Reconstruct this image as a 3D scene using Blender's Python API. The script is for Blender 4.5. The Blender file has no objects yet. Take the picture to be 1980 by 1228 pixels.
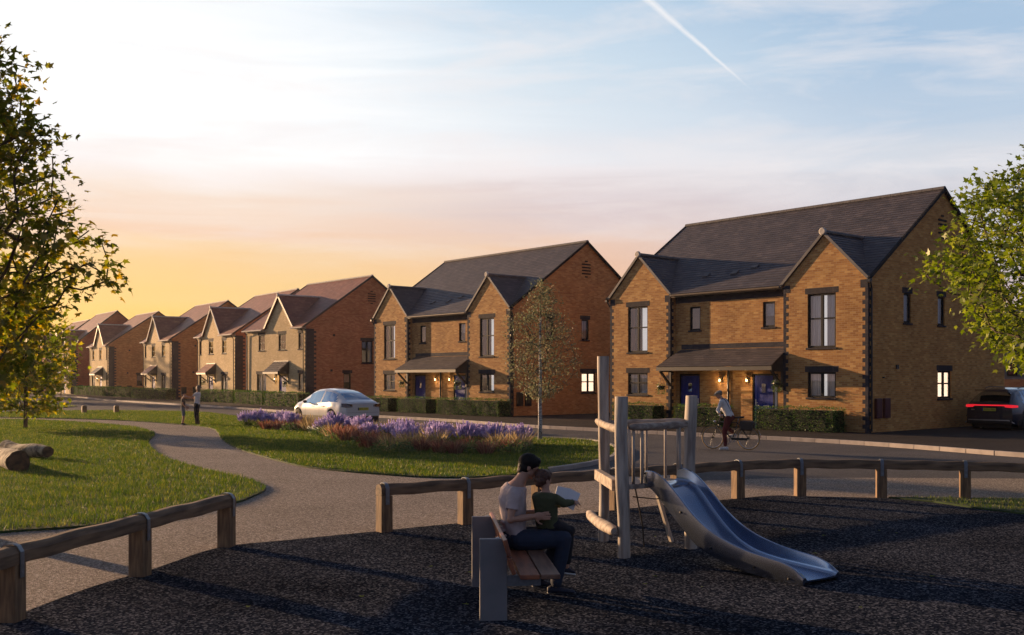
import bpy, math, random
import numpy as np
from mathutils import Vector, Matrix
sc = bpy.context.scene
COL = sc.collection
R = math.radians
F = 1963.0; HZ = 730.0; CH = 2.1
def g(px, py):                      # ground point (plan) of a point read off the photograph
    Y = F*CH/(py-HZ); return ((px-990)/F*Y, Y)
# ---------------------------------------------------------------- materials
MATS = {}
def nt(name):
    m = bpy.data.materials.new(name); m.use_nodes = True
    t = m.node_tree; b = t.nodes['Principled BSDF']
    return m, t, b
def N(t, typ, **kw):
    n = t.nodes.new(typ)
    for k, v in kw.items():
        if k in n.inputs: n.inputs[k].default_value = v
        else: setattr(n, k, v)
    return n
def ramp(t, fac, stops, interp='LINEAR'):
    r = t.nodes.new('ShaderNodeValToRGB'); r.color_ramp.interpolation = interp
    e = r.color_ramp.elements
    while len(e) > 1: e.remove(e[-1])
    e[0].position = stops[0][0]; e[0].color = (*stops[0][1], 1)
    for p, c in stops[1:]:
        x = e.new(p); x.color = (*c, 1)
    if fac is not None: t.links.new(fac, r.inputs[0])
    return r
def coords(t, kind='Object', scale=(1,1,1)):
    c = t.nodes.new('ShaderNodeTexCoord'); m = t.nodes.new('ShaderNodeMapping')
    m.inputs['Scale'].default_value = scale
    t.links.new(c.outputs[kind], m.inputs[0]); return m.outputs[0]
def bump(t, b, h, strength, dist=0.01):
    n = N(t, 'ShaderNodeBump'); n.inputs['Strength'].default_value = strength; n.inputs['Distance'].default_value = dist
    t.links.new(h, n.inputs['Height']); t.links.new(n.outputs[0], b.inputs['Normal'])
def M(name, col=(.5,.5,.5), rough=.6, metal=0, col2=None, scale=8, stretch=(1,1,1), bmp=0, bdist=.005, coat=0, spec=.5, detail=4, kind='Object', contrast=(.35,.65)):
    if name in MATS: return MATS[name]
    m, t, b = nt(name)
    b.inputs['Roughness'].default_value = rough; b.inputs['Metallic'].default_value = metal
    b.inputs['Coat Weight'].default_value = coat; b.inputs['Specular IOR Level'].default_value = spec
    col2 = col2 or tuple(c*.75 for c in col)
    v = coords(t, kind, stretch); n = N(t, 'ShaderNodeTexNoise', Scale=scale, Detail=detail); t.links.new(v, n.inputs['Vector'])
    r = ramp(t, n.outputs[0], [(contrast[0], col2), (contrast[1], col)]); t.links.new(r.outputs[0], b.inputs['Base Color'])
    if bmp: bump(t, b, n.outputs[0], bmp, bdist)
    MATS[name] = m; return m
def brick(name, c1, c2, c3, mortar, bw=.225, bh=.075, dark=.0):
    m, t, b = nt(name)
    v = coords(t, 'UV')
    bt = N(t, 'ShaderNodeTexBrick'); bt.inputs['Scale'].default_value = 1; bt.inputs['Mortar Size'].default_value = .006
    bt.inputs['Brick Width'].default_value = bw; bt.inputs['Row Height'].default_value = bh; bt.inputs['Mortar Smooth'].default_value = .2
    bt.inputs['Color1'].default_value = (0,0,0,1); bt.inputs['Color2'].default_value = (1,1,1,1); bt.inputs['Mortar'].default_value = (.5,.5,.5,1)
    t.links.new(v, bt.inputs['Vector'])
    r = ramp(t, bt.outputs['Color'], [(0, c1), (.35, c2), (.7, c1), (1, c3)])
    # large soft weathering of the wall itself
    n = N(t, 'ShaderNodeTexNoise', Scale=.8, Detail=5); t.links.new(v, n.inputs['Vector'])
    r2 = ramp(t, n.outputs[0], [(.3, (.78,.76,.74)), (.7, (1.1,1.1,1.1))])
    mx = N(t, 'ShaderNodeMix', data_type='RGBA', blend_type='MULTIPLY'); mx.inputs[0].default_value = 1
    t.links.new(r.outputs[0], mx.inputs[6]); t.links.new(r2.outputs[0], mx.inputs[7])
    mm = N(t, 'ShaderNodeMix', data_type='RGBA'); t.links.new(bt.outputs['Fac'], mm.inputs[0])
    t.links.new(mx.outputs[2], mm.inputs[6]); mm.inputs[7].default_value = (*mortar, 1)
    t.links.new(mm.outputs[2], b.inputs['Base Color']); b.inputs['Roughness'].default_value = .9
    b.inputs['Specular IOR Level'].default_value = .25
    n3 = N(t, 'ShaderNodeTexNoise', Scale=90, Detail=2); t.links.new(v, n3.inputs['Vector'])
    ad = N(t, 'ShaderNodeMath', operation='MULTIPLY_ADD'); t.links.new(bt.outputs['Fac'], ad.inputs[0]); ad.inputs[1].default_value = -1
    t.links.new(n3.outputs[0], ad.inputs[2]); bump(t, b, ad.outputs[0], .5, .004)
    MATS[name] = m; return m
def tiles(name, c1, c2, c3):
    m, t, b = nt(name)
    v = coords(t, 'UV')
    bt = N(t, 'ShaderNodeTexBrick'); bt.inputs['Scale'].default_value = 1; bt.inputs['Mortar Size'].default_value = .004
    bt.inputs['Brick Width'].default_value = .27; bt.inputs['Row Height'].default_value = .2
    bt.inputs['Color1'].default_value = (0,0,0,1); bt.inputs['Color2'].default_value = (1,1,1,1); bt.inputs['Mortar'].default_value = (.5,.5,.5,1)
    t.links.new(v, bt.inputs['Vector'])
    r = ramp(t, bt.outputs['Color'], [(0, c1), (.5, c2), (1, c3)])
    n = N(t, 'ShaderNodeTexNoise', Scale=1.2, Detail=6); t.links.new(v, n.inputs['Vector'])
    r2 = ramp(t, n.outputs[0], [(.3, (.75,.75,.75)), (.7, (1.2,1.17,1.15))])
    mx = N(t, 'ShaderNodeMix', data_type='RGBA', blend_type='MULTIPLY'); mx.inputs[0].default_value = 1
    t.links.new(r.outputs[0], mx.inputs[6]); t.links.new(r2.outputs[0], mx.inputs[7])
    t.links.new(mx.outputs[2], b.inputs['Base Color']); b.inputs['Roughness'].default_value = .55
    bump(t, b, bt.outputs['Color'], .35, .01)
    MATS[name] = m; return m
def leafmat(name, c1, c2, trans=.5, c3=None):
    m, t, b = nt(name); t.nodes.remove(b)
    out = [n for n in t.nodes if n.type == 'OUTPUT_MATERIAL'][0]
    v = coords(t, 'Object'); n = N(t, 'ShaderNodeTexNoise', Scale=3.1, Detail=3); t.links.new(v, n.inputs['Vector'])
    at = N(t, 'ShaderNodeAttribute'); at.attribute_name = 'rnd'
    ad = N(t, 'ShaderNodeMath', operation='MULTIPLY_ADD'); t.links.new(at.outputs['Fac'], ad.inputs[0]); ad.inputs[1].default_value = .5
    t.links.new(n.outputs[0], ad.inputs[2])
    r = ramp(t, ad.outputs[0], [(.35, c1), (.75, c2), (1.0, c3 or c2)])
    d = N(t, 'ShaderNodeBsdfDiffuse'); tr = N(t, 'ShaderNodeBsdfTranslucent'); gl = N(t, 'ShaderNodeBsdfGlossy', Roughness=.45)
    gl.inputs['Color'].default_value = (.6,.6,.6,1)
    for s in (d, tr): t.links.new(r.outputs[0], s.inputs['Color'])
    hs = N(t, 'ShaderNodeHueSaturation', Saturation=1.15, Value=1.5); t.links.new(r.outputs[0], hs.inputs['Color']); t.links.new(hs.outputs[0], tr.inputs['Color'])
    m1 = N(t, 'ShaderNodeMixShader'); m1.inputs[0].default_value = trans; t.links.new(d.outputs[0], m1.inputs[1]); t.links.new(tr.outputs[0], m1.inputs[2])
    m2 = N(t, 'ShaderNodeMixShader'); m2.inputs[0].default_value = .05; t.links.new(m1.outputs[0], m2.inputs[1]); t.links.new(gl.outputs[0], m2.inputs[2])
    t.links.new(m2.outputs[0], out.inputs[0]); MATS[name] = m; return m
def glassmat(name, tint=(.9,.93,1), base=.12, rough=0.0, gloss=(1,1,1)):
    m, t, b = nt(name); t.nodes.remove(b)
    out = [n for n in t.nodes if n.type == 'OUTPUT_MATERIAL'][0]
    tr = N(t, 'ShaderNodeBsdfTransparent'); tr.inputs[0].default_value = (*tint, 1)
    gl = N(t, 'ShaderNodeBsdfGlossy', Roughness=rough); gl.inputs['Color'].default_value = (*gloss, 1); fr = N(t, 'ShaderNodeFresnel', IOR=1.5)
    ad = N(t, 'ShaderNodeMath', operation='ADD'); ad.inputs[1].default_value = base; ad.use_clamp = True; t.links.new(fr.outputs[0], ad.inputs[0])
    m1 = N(t, 'ShaderNodeMixShader'); t.links.new(ad.outputs[0], m1.inputs[0]); t.links.new(tr.outputs[0], m1.inputs[1]); t.links.new(gl.outputs[0], m1.inputs[2])
    t.links.new(m1.outputs[0], out.inputs[0]); MATS[name] = m; return m
def emis(name, col, s):
    m, t, b = nt(name)
    b.inputs['Base Color'].default_value = (*[min(1, c) for c in col], 1)
    b.inputs['Emission Color'].default_value = (*col, 1); b.inputs['Emission Strength'].default_value = s
    MATS[name] = m; return m
def speckle(name, cols, scale, bmp=.6, bdist=.01, rough=.95, scale2=None, patch=(.8, 1.15), spec=.04):
    m, t, b = nt(name)
    v = coords(t, 'Object')
    vo = N(t, 'ShaderNodeTexVoronoi', Scale=scale); t.links.new(v, vo.inputs['Vector'])
    sp = N(t, 'ShaderNodeSeparateColor'); t.links.new(vo.outputs['Color'], sp.inputs[0])
    k = len(cols)
    r = ramp(t, sp.outputs[0], [(i/max(1, k-1), c) for i, c in enumerate(cols)])
    n = N(t, 'ShaderNodeTexNoise', Scale=.45, Detail=6); t.links.new(v, n.inputs['Vector'])
    r2 = ramp(t, n.outputs[0], [(.3, (patch[0],)*3), (.7, (patch[1],)*3)])
    mx = N(t, 'ShaderNodeMix', data_type='RGBA', blend_type='MULTIPLY'); mx.inputs[0].default_value = 1
    t.links.new(r.outputs[0], mx.inputs[6]); t.links.new(r2.outputs[0], mx.inputs[7])
    t.links.new(mx.outputs[2], b.inputs['Base Color']); b.inputs['Roughness'].default_value = rough
    b.inputs['Specular IOR Level'].default_value = spec
    if bmp: bump(t, b, vo.outputs['Distance'] if scale2 is None else sp.outputs[1], bmp, bdist)
    MATS[name] = m; return m
def woodmat(name, c1, c2, axis='Z', scale=6, rough=.8, bmp=.4):
    s = {'X': (.12,1,1), 'Y': (1,.12,1), 'Z': (1,1,.12)}[axis]
    return M(name, c1, rough, 0, c2, scale*4, s, bmp, .004, detail=8, contrast=(.38,.62))

M('yellow_buff', (.5,.5,.5))
brick('brick_amber', (.47,.25,.085), (.33,.155,.055), (.56,.34,.13), (.40,.28,.16))
brick('brick_amber_side', (.62,.30,.085), (.47,.20,.055), (.68,.37,.12), (.46,.29,.14))  # side brick brightened and warmed in colour to offset the cool shade there
brick('brick_russet', (.52,.26,.09), (.39,.175,.062), (.58,.32,.12), (.40,.26,.14))
brick('brick_buff', (.60,.45,.24), (.52,.38,.19), (.66,.51,.29), (.54,.43,.28))
brick('brick_red', (.47,.205,.09), (.36,.14,.062), (.52,.26,.12), (.36,.21,.13))
brick('brick_scarlet', (.40,.10,.05), (.32,.075,.04), (.44,.13,.06), (.28,.13,.09))
brick('brick_blue', (.045,.045,.06), (.032,.032,.045), (.06,.055,.065), (.05,.045,.045))
brick('brick_soldier', (.05,.045,.05), (.035,.032,.042), (.065,.055,.06), (.045,.04,.04), bw=.075, bh=.225)
tiles('tile_slate', (.078,.068,.074), (.055,.05,.058), (.105,.09,.094))
tiles('tile_plum', (.27,.105,.07), (.21,.08,.055), (.32,.14,.095))
M('ridge', (.14,.13,.13), .7, scale=3); M('ridge_light', (.55,.5,.44), .8, scale=6)
M('frame_dark', (.009,.009,.011), .7, scale=3, spec=.25); M('pipe_black', (.012,.012,.014), .35)
M('fascia', (.05,.042,.036), .55); M('gutter_bronze', (.16,.12,.08), .4)
M('door_blue', (.012,.03,.24), .6, scale=3, col2=(.01,.024,.19), spec=.2); M('steel', (.6,.6,.6), .3, 1, scale=20)
M('step_slab', (.28,.24,.2), .85, scale=9, bmp=.2)
glassmat('glass', base=.1); glassmat('glass_mirror', (.6,.65,.7), .32); glassmat('glass_car', (.07,.08,.09), .0, gloss=(.42,.47,.52))
M('curtain', (.72,.68,.63), .9, col2=(.40,.37,.36), scale=9, stretch=(1,1,.02), contrast=(.42,.58)); M('blind', (.62,.6,.58), .8)
M('room_dark', (.04,.033,.03), .9); M('curtain_red', (.18,.055,.045), .9, scale=9, stretch=(1,1,.03))
emis('lit_room', (1,.86,.7), .3); emis('voile_glow', (1,.93,.84), .26); emis('bulb', (1,.62,.25), 9)
M('meter_red', (.085,.014,.018), .45); M('meter_black', (.014,.012,.012), .45)
leafmat('hedge_leaf', (.022,.06,.015), (.07,.15,.035), .25, (.18,.27,.06)); M('hedge_core', (.008,.016,.006), .95, scale=20)  # palest hedge leaf tone stands in for highlights on the leaves
leafmat('maple_leaf', (.075,.10,.014), (.17,.175,.028), .62, (.32,.22,.035))  # golden leaf tone stands in for light glare in the crown
leafmat('maple_leaf_bright', (.08,.12,.014), (.17,.22,.032), .45, (.30,.33,.07))  # lighter, yellower green of the right hand maple
leafmat('young_leaf', (.09,.13,.012), (.19,.22,.025), .6, (.38,.29,.045))  # leaf tones brightened to stand in for sunlight glare
leafmat('birch_leaf', (.085,.10,.055), (.16,.175,.105), .4, (.27,.24,.15))
leafmat('far_leaf', (.05,.05,.016), (.1,.085,.025), .5, (.16,.12,.03))
M('bark', (.09,.065,.045), .9, col2=(.045,.032,.024), scale=14, stretch=(1,1,.25), bmp=.8, bdist=.02)
M('bark_birch', (.55,.53,.5), .8, col2=(.09,.085,.08), scale=16, stretch=(1,1,2.2), bmp=.4, contrast=(.4,.55))
leafmat('grass_blade', (.035,.072,.012), (.08,.125,.018), .45, (.2,.2,.045))
leafmat('lavender', (.26,.21,.38), (.50,.43,.68), .3, (.70,.62,.82)); leafmat('red_grass', (.15,.055,.045), (.25,.12,.09), .35, (.36,.26,.18))
leafmat('tan_grass', (.20,.15,.07), (.36,.28,.15), .4, (.5,.41,.26)); leafmat('sage_leaf', (.05,.085,.03), (.1,.14,.05), .4)
leafmat('white_petal', (.6,.6,.5), (.8,.8,.75), .4)
woodmat('post_wood', (.25,.15,.075), (.11,.065,.035), 'Z'); woodmat('rail_wood', (.20,.125,.07), (.075,.045,.026), 'X', 4)
woodmat('log_wood', (.48,.43,.37), (.25,.21,.18), 'Z', 4); woodmat('log_wood_x', (.44,.37,.30), (.22,.17,.14), 'X', 4)
woodmat('bench_wood', (.30,.095,.04), (.16,.05,.026), 'Y', 5, .5, .2); woodmat('bench_wood_brown', (.22,.115,.07), (.13,.065,.042), 'Y', 5, .5, .2)
M('strap', (.22,.24,.27), .45, .6, scale=20); M('bench_panel', (.20,.19,.195), .6, scale=5, col2=(.165,.16,.165))
M('slide_steel', (.32,.38,.50), .2, 1, col2=(.30,.36,.47), scale=3, stretch=(1,1,1)); M('slide_cheek', (.30,.28,.27), .42, .75, scale=4)  # blue tint of the slide steel stands in for reflected sky
M('rope', (.06,.05,.04), .9)
M('skin', (.46,.25,.17), .55, col2=(.42,.22,.145), scale=5); M('hair_black', (.008,.006,.006), .6, scale=60, bmp=.5, spec=.3); M('hair_brown', (.10,.035,.018), .55, col2=(.05,.018,.010), scale=60, bmp=.6)
M('hair_fair', (.2,.15,.1), .6, scale=50, bmp=.5)
M('shirt_pink', (.55,.44,.42), .9, scale=4, bmp=.2, bdist=.01); M('jeans', (.022,.032,.06), .9, scale=6, bmp=.3); M('shirt_olive', (.075,.082,.035), .9, scale=4, bmp=.3)
M('trouser_dark', (.014,.014,.02), .9); M('shoe_navy', (.012,.015,.035), .7); M('shoe_sole', (.6,.58,.55), .7); M('shoe_white', (.7,.7,.7), .6)
M('paper', (.75,.74,.76), .8, scale=2, col2=(.7,.69,.71)); M('shirt_white', (.72,.7,.7), .9, scale=8, bmp=.3); M('trouser_red', (.12,.018,.018), .9)
M('cap_tweed', (.28,.26,.23), .95, scale=120); M('shorts_grey', (.16,.18,.22), .9); M('tee_black', (.02,.02,.028), .9); M('brace_navy', (.02,.025,.06), .8)
M('tyre', (.015,.015,.015), .85, scale=30); M('tyre_tan', (.36,.23,.085), .7); M('bike_black', (.012,.012,.012), .35, coat=.4); M('leather', (.025,.018,.015), .6)
M('paint_white', (.62,.615,.61), .28, col2=(.60,.595,.59), coat=1, scale=1); M('paint_navy', (.012,.014,.03), .25, col2=(.011,.013,.028), coat=1, scale=1)
M('trim_black', (.01,.01,.011), .5); M('rim_grey', (.32,.31,.30), .3, .8); M('alu', (.5,.5,.52), .3, .9)
emis('tail_red', (1,.02,.035), .36); M('tail_dark', (.05,.008,.008), .2, coat=1)
M('plate_yellow', (.62,.55,.05), .4); M('plate_blue', (.01,.02,.18), .4); M('ink', (.01,.01,.01), .6)
speckle('asphalt', [(.085,.082,.084), (.13,.125,.125), (.10,.096,.098), (.19,.18,.175)], 45, .5, .008, patch=(.82,1.12))
speckle('asphalt_dark', [(.035,.032,.03), (.055,.048,.045), (.04,.036,.034), (.08,.07,.062)], 60, .4, .006)
speckle('path_resin', [(.10,.082,.07), (.29,.24,.20), (.15,.125,.108), (.52,.46,.40), (.20,.165,.14)], 55, .8, .012, patch=(.88,1.08))
speckle('rubber', [(.004,.006,.011), (.018,.022,.034), (.006,.009,.015), (.14,.145,.165), (.011,.014,.022), (.035,.04,.05), (.007,.010,.016)], 50, .5, .008, scale2=1, patch=(.55,1.4), spec=0)  # black rubber, coloured darker and bluer to stand in for shade
M('kerb', (.40,.35,.32), .85, scale=3, bmp=.2); M('soil_grass', (.03,.06,.012), .95, col2=(.014,.03,.007), scale=3, bmp=.4, bdist=.03, detail=8)
M('ground_far', (.05,.055,.03), .95, scale=.2); M('render_grey', (.16,.165,.18), .9, scale=2); M('bark_log', (.36,.31,.22), .9, col2=(.09,.07,.045), scale=5, stretch=(1,1,1), bmp=.8, bdist=.03, detail=7, contrast=(.42,.58))
M('log_end', (.16,.10,.06), .9, col2=(.04,.028,.02), scale=6)
# ---------------------------------------------------------------- mesh helpers
def tag(o, label=None, cat=None, group=None, kind=None):
    if label: o['label'] = label
    if cat: o['category'] = cat
    if group: o['group'] = group
    if kind: o['kind'] = kind
    return o
def empty(name, loc=(0,0,0), rz=0, label=None, cat=None, group=None):
    o = bpy.data.objects.new(name, None); COL.objects.link(o); o.location = loc; o.rotation_euler = (0,0,rz); o.empty_display_size = .2
    return tag(o, label, cat, group)
class MB:
    def __init__(s): s.v = []; s.f = []; s.m = []; s.uv = []
    def face(s, pts, m=0, uv=None):
        i = len(s.v); s.v += [tuple(p) for p in pts]; s.f.append(list(range(i, i+len(pts)))); s.m.append(m)
        s.uv += list(uv) if uv else [(p[0]+p[1], p[2]) for p in pts]
    def poly(s, verts, faces, m=0):
        i = len(s.v); s.v += [tuple(p) for p in verts]
        for f in faces:
            s.f.append([i+k for k in f]); s.m.append(m)
            P = [verts[k] for k in f]; s.uv += [(p[0]+p[1], p[2]) for p in P]
    def box(s, c, d, m=0, rz=0, R3=None):
        hx, hy, hz = d[0]/2, d[1]/2, d[2]/2
        P = [Vector((x*hx, y*hy, z*hz)) for z in (-1,1) for y in (-1,1) for x in (-1,1)]
        mt = R3 if R3 is not None else Matrix.Rotation(rz, 3, 'Z')
        P = [mt @ p + Vector(c) for p in P]
        s.poly(P, [(0,2,3,1),(4,5,7,6),(0,1,5,4),(2,6,7,3),(0,4,6,2),(1,3,7,5)], m)
    def box2(s, a, b, m=0):
        s.box([(a[i]+b[i])/2 for i in range(3)], [abs(b[i]-a[i]) for i in range(3)], m)
    def bar(s, p0, p1, w, h, m=0, up=(0,0,1)):
        p0 = Vector(p0); p1 = Vector(p1); d = p1-p0; L = d.length; x = d.normalized(); y = Vector(up).cross(x)
        if y.length < 1e-4: y = Vector((0,1,0)).cross(x)
        y.normalize(); z = x.cross(y)
        s.box((p0+p1)/2, (L, w, h), m, R3=Matrix((x, y, z)).transposed())
    def tube(s, pts, rad, n=8, m=0, cap=True):
        pts = [Vector(p) for p in pts]; k = len(pts)
        rad = rad if isinstance(rad, (list, tuple)) else [rad]*k
        V = []; prev = None
        for i, p in enumerate(pts):
            t = (pts[min(i+1, k-1)]-pts[max(i-1, 0)]).normalized()
            if prev is None:
                a = Vector((0,0,1)) if abs(t.z) < .9 else Vector((1,0,0)); u = a.cross(t).normalized()
            else:
                u = prev - t*prev.dot(t); u.normalize()
            prev = u; w = t.cross(u)
            for j in range(n):
                a = 2*math.pi*j/n; V.append(p + (u*math.cos(a)+w*math.sin(a))*rad[i])
        Fc = [(i*n+j, i*n+(j+1)%n, (i+1)*n+(j+1)%n, (i+1)*n+j) for i in range(k-1) for j in range(n)]
        if cap: Fc += [tuple(range(n))[::-1], tuple((k-1)*n+j for j in range(n))]
        s.poly(V, Fc, m)
    def lathe(s, prof, n=16, m=0, c=(0,0,0), R3=None):    # prof: (r, z)
        V = []; c = Vector(c)
        for r, z in prof:
            for j in range(n):
                a = 2*math.pi*j/n; p = Vector((r*math.cos(a), r*math.sin(a), z)); V.append((R3 @ p if R3 is not None else p)+c)
        Fc = [(i*n+j, i*n+(j+1)%n, (i+1)*n+(j+1)%n, (i+1)*n+j) for i in range(len(prof)-1) for j in range(n)]
        s.poly(V, Fc, m)
    def build(s, name, mats, parent=None, smooth=False, bevel=0, loc=None):
        me = bpy.data.meshes.new(name); me.from_pydata(s.v, [], s.f)
        ms = mats if isinstance(mats, (list, tuple)) else [mats]
        for x in ms: me.materials.append(MATS[x])
        me.polygons.foreach_set('material_index', s.m)
        uv = me.uv_layers.new(name='uv'); uv.data.foreach_set('uv', np.array(s.uv, dtype=np.float32).ravel())
        if smooth: me.polygons.foreach_set('use_smooth', [True]*len(s.f))
        me.update()
        o = bpy.data.objects.new(name, me); COL.objects.link(o)
        if parent: o.parent = parent
        if loc: o.location = loc
        if bevel:
            b = o.modifiers.new('b', 'BEVEL'); b.width = bevel; b.segments = 2; b.limit_method = 'ANGLE'; b.angle_limit = R(40); b.harden_normals = False
        return o
def npmesh(name, V, Fi, mat, parent=None, rnd=None, midx=None, smooth=False):   # V (n,3), Fi (m,k) same-size faces
    me = bpy.data.meshes.new(name); n, k = Fi.shape
    me.vertices.add(len(V)); me.vertices.foreach_set('co', V.astype(np.float32).ravel())
    me.loops.add(n*k); me.loops.foreach_set('vertex_index', Fi.astype(np.int32).ravel())
    me.polygons.add(n); me.polygons.foreach_set('loop_start', np.arange(0, n*k, k, dtype=np.int32))
    me.polygons.foreach_set('loop_total', np.full(n, k, dtype=np.int32))
    for x in (mat if isinstance(mat, (list, tuple)) else [mat]): me.materials.append(MATS[x])
    if midx is not None: me.polygons.foreach_set('material_index', midx.astype(np.int32))
    if smooth: me.polygons.foreach_set('use_smooth', np.ones(n, dtype=bool))
    me.update(calc_edges=True)
    if rnd is not None:
        a = me.attributes.new('rnd', 'FLOAT', 'FACE'); a.data.foreach_set('value', rnd.astype(np.float32))
    o = bpy.data.objects.new(name, me); COL.objects.link(o)
    if parent: o.parent = parent
    return o
def sheet(name, pts, z, mat, thick=0, kind='structure', parent=None):
    import bmesh
    bm = bmesh.new(); vs = [bm.verts.new((p[0], p[1], z)) for p in pts]
    f = bm.faces.new(vs); f.normal_update()
    if f.normal.z < 0: f.normal_flip()
    if thick:
        r = bmesh.ops.extrude_face_region(bm, geom=[f]); 
        for v in r['geom']:
            if isinstance(v, bmesh.types.BMVert): v.co.z -= thick
    bmesh.ops.triangulate(bm, faces=bm.faces[:])
    me = bpy.data.meshes.new(name); bm.to_mesh(me); bm.free(); me.materials.append(MATS[mat])
    o = bpy.data.objects.new(name, me); COL.objects.link(o)
    if kind: o['kind'] = kind
    if parent: o.parent = parent
    return o
def curve_pts(P, sub=6, closed=False):          # Catmull-Rom in plan
    P = [Vector((*p, 0)) if len(p) == 2 else Vector(p) for p in P]; out = []; n = len(P)
    rng = range(n) if closed else range(n-1)
    for i in rng:
        a = P[(i-1) % n] if closed else P[max(i-1, 0)]; b = P[i]; c = P[(i+1) % n]; d = P[(i+2) % n] if closed else P[min(i+2, n-1)]
        for k in range(sub):
            t = k/sub
            out.append(.5*((2*b)+(c-a)*t+(2*a-5*b+4*c-d)*t*t+(3*b-a-3*c+d)*t**3))
    if not closed: out.append(P[-1])
    return [(p.x, p.y) for p in out]
def inpoly(pts, x, y):
    n = len(pts); r = np.zeros(len(x), bool); j = n-1
    for i in range(n):
        xi, yi = pts[i]; xj, yj = pts[j]
        c = ((yi > y) != (yj > y)) & (x < (xj-xi)*(y-yi)/(yj-yi+1e-12)+xi); r ^= c; j = i
    return r
# ---------------------------------------------------------------- camera, sun, sky
cam = bpy.data.cameras.new('camera'); co = bpy.data.objects.new('camera', cam); COL.objects.link(co)
co.location = (0,0,CH); co.rotation_euler = (R(90), 0, 0); cam.sensor_width = 36; cam.lens = 36*F/1980; cam.shift_y = (HZ-614)/1980
cam.clip_end = 20000; cam.clip_start = .05; sc.camera = co
SUN_AZ = 141.0; SUN_EL = 8.0
sv = Vector((math.cos(R(SUN_AZ))*math.cos(R(SUN_EL)), math.sin(R(SUN_AZ))*math.cos(R(SUN_EL)), math.sin(R(SUN_EL))))
sl = bpy.data.lights.new('sun', 'SUN'); sl.energy = 5.0; sl.angle = R(.6); sl.color = (1, .63, .34)
so = bpy.data.objects.new('sun', sl); COL.objects.link(so); so.rotation_euler = sv.to_track_quat('Z', 'Y').to_euler(); so.location = (-30, 30, 30)
sc.view_settings.view_transform = 'Standard'; sc.view_settings.look = 'None'; sc.view_settings.exposure = 0.95; sc.view_settings.gamma = 1
w = bpy.data.worlds.new('World'); sc.world = w; w.use_nodes = True; t = w.node_tree
for n in list(t.nodes): t.nodes.remove(n)
out = t.nodes.new('ShaderNodeOutputWorld'); bg = t.nodes.new('ShaderNodeBackground'); t.links.new(bg.outputs[0], out.inputs[0])
tc = t.nodes.new('ShaderNodeTexCoord'); nv = N(t, 'ShaderNodeVectorMath', operation='NORMALIZE'); t.links.new(tc.outputs['Generated'], nv.inputs[0])
sx = t.nodes.new('ShaderNodeSeparateXYZ'); t.links.new(nv.outputs[0], sx.inputs[0])
def L(c): return tuple(((x/255)/12.92 if x/255 <= .04045 else ((x/255+.055)/1.055)**2.4) for x in c)
def zpx(y): 
    e = math.atan((HZ-y)/F); return math.sin(e)
def mth(op, a, b=None, c=None, clamp=False):
    n = N(t, 'ShaderNodeMath', operation=op); n.use_clamp = clamp
    for i, v in enumerate((a, b, c)):
        if v is None: continue
        if isinstance(v, (int, float)): n.inputs[i].default_value = v
        else: t.links.new(v, n.inputs[i])
    return n.outputs[0]
# wispy cloud warping of the elevation coordinate
mp = t.nodes.new('ShaderNodeMapping'); mp.inputs['Scale'].default_value = (1.6, 1.6, 20); mp.inputs['Rotation'].default_value = (R(7), R(-5), 0)
t.links.new(nv.outputs[0], mp.inputs[0])
cn = N(t, 'ShaderNodeTexNoise', Scale=1.6, Detail=9, Roughness=.6, Distortion=.6); t.links.new(mp.outputs[0], cn.inputs['Vector'])
cw = mth('SUBTRACT', cn.outputs[0], .5)
zz = mth('MULTIPLY_ADD', cw, .075, sx.outputs[2])
Lr = ramp(t, zz, [(0, L((252,180,80))), (zpx(640), L((253,202,108))), (zpx(590), L((252,211,138))), (zpx(530), L((251,213,160))), (zpx(490), L((250,219,183))), (zpx(450), L((248,214,188))), (zpx(395), L((250,232,218))), (zpx(345), L((254,246,243))), (zpx(300), (1.05,1.05,1.05)), (zpx(120), (1.06,1.06,1.06)), (zpx(0), (1.02,1.04,1.06)), (.55, L((120,155,205))), (1, L((45,75,125)))])
Mr = ramp(t, zz, [(0, L((246,182,112))), (zpx(600), L((247,194,146))), (zpx(540), L((243,198,166))), (zpx(490), L((240,204,182))), (zpx(440), L((236,214,206))), (zpx(390), L((230,216,216))), (zpx(340), L((244,238,240))), (zpx(250), L((228,236,244))), (zpx(120), L((212,228,241))), (zpx(0), L((198,219,238))), (.55, L((95,132,188))), (1, L((40,66,115)))])
Rr = ramp(t, zz, [(0, L((214,180,170))), (zpx(600), L((206,184,184))), (zpx(500), L((204,196,204))), (zpx(400), L((214,214,222))), (zpx(330), L((214,220,230))), (zpx(260), L((190,208,228))), (zpx(150), L((176,200,225))), (zpx(0), L((164,193,222))), (.55, L((80,112,165))), (1, L((36,58,105)))])
Br = ramp(t, zz, [(0, L((110,108,124))), (.1, L((112,120,146))), (.3, L((94,118,158))), (.6, L((58,86,136))), (1, L((36,58,105)))])
gd = N(t, 'ShaderNodeVectorMath', operation='DOT_PRODUCT'); t.links.new(nv.outputs[0], gd.inputs[0]); gd.inputs[1].default_value = (-.485, .875, 0)
def mapr(v, a, b):
    n = N(t, 'ShaderNodeMapRange'); n.inputs[1].default_value = a; n.inputs[2].default_value = b; t.links.new(v, n.inputs[0]); n.interpolation_type = 'SMOOTHSTEP'; return n.outputs[0]
def mix(f, a, b, mode='MIX'):
    n = N(t, 'ShaderNodeMix', data_type='RGBA', blend_type=mode)
    for s, v in ((0, f), (6, a), (7, b)):
        if isinstance(v, (int, float)): n.inputs[s].default_value = v
        elif isinstance(v, tuple): n.inputs[s].default_value = (*v, 1)
        else: t.links.new(v, n.inputs[s])
    return n.outputs[2]
gw = mth('MULTIPLY_ADD', cw, .16, gd.outputs['Value'])
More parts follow.
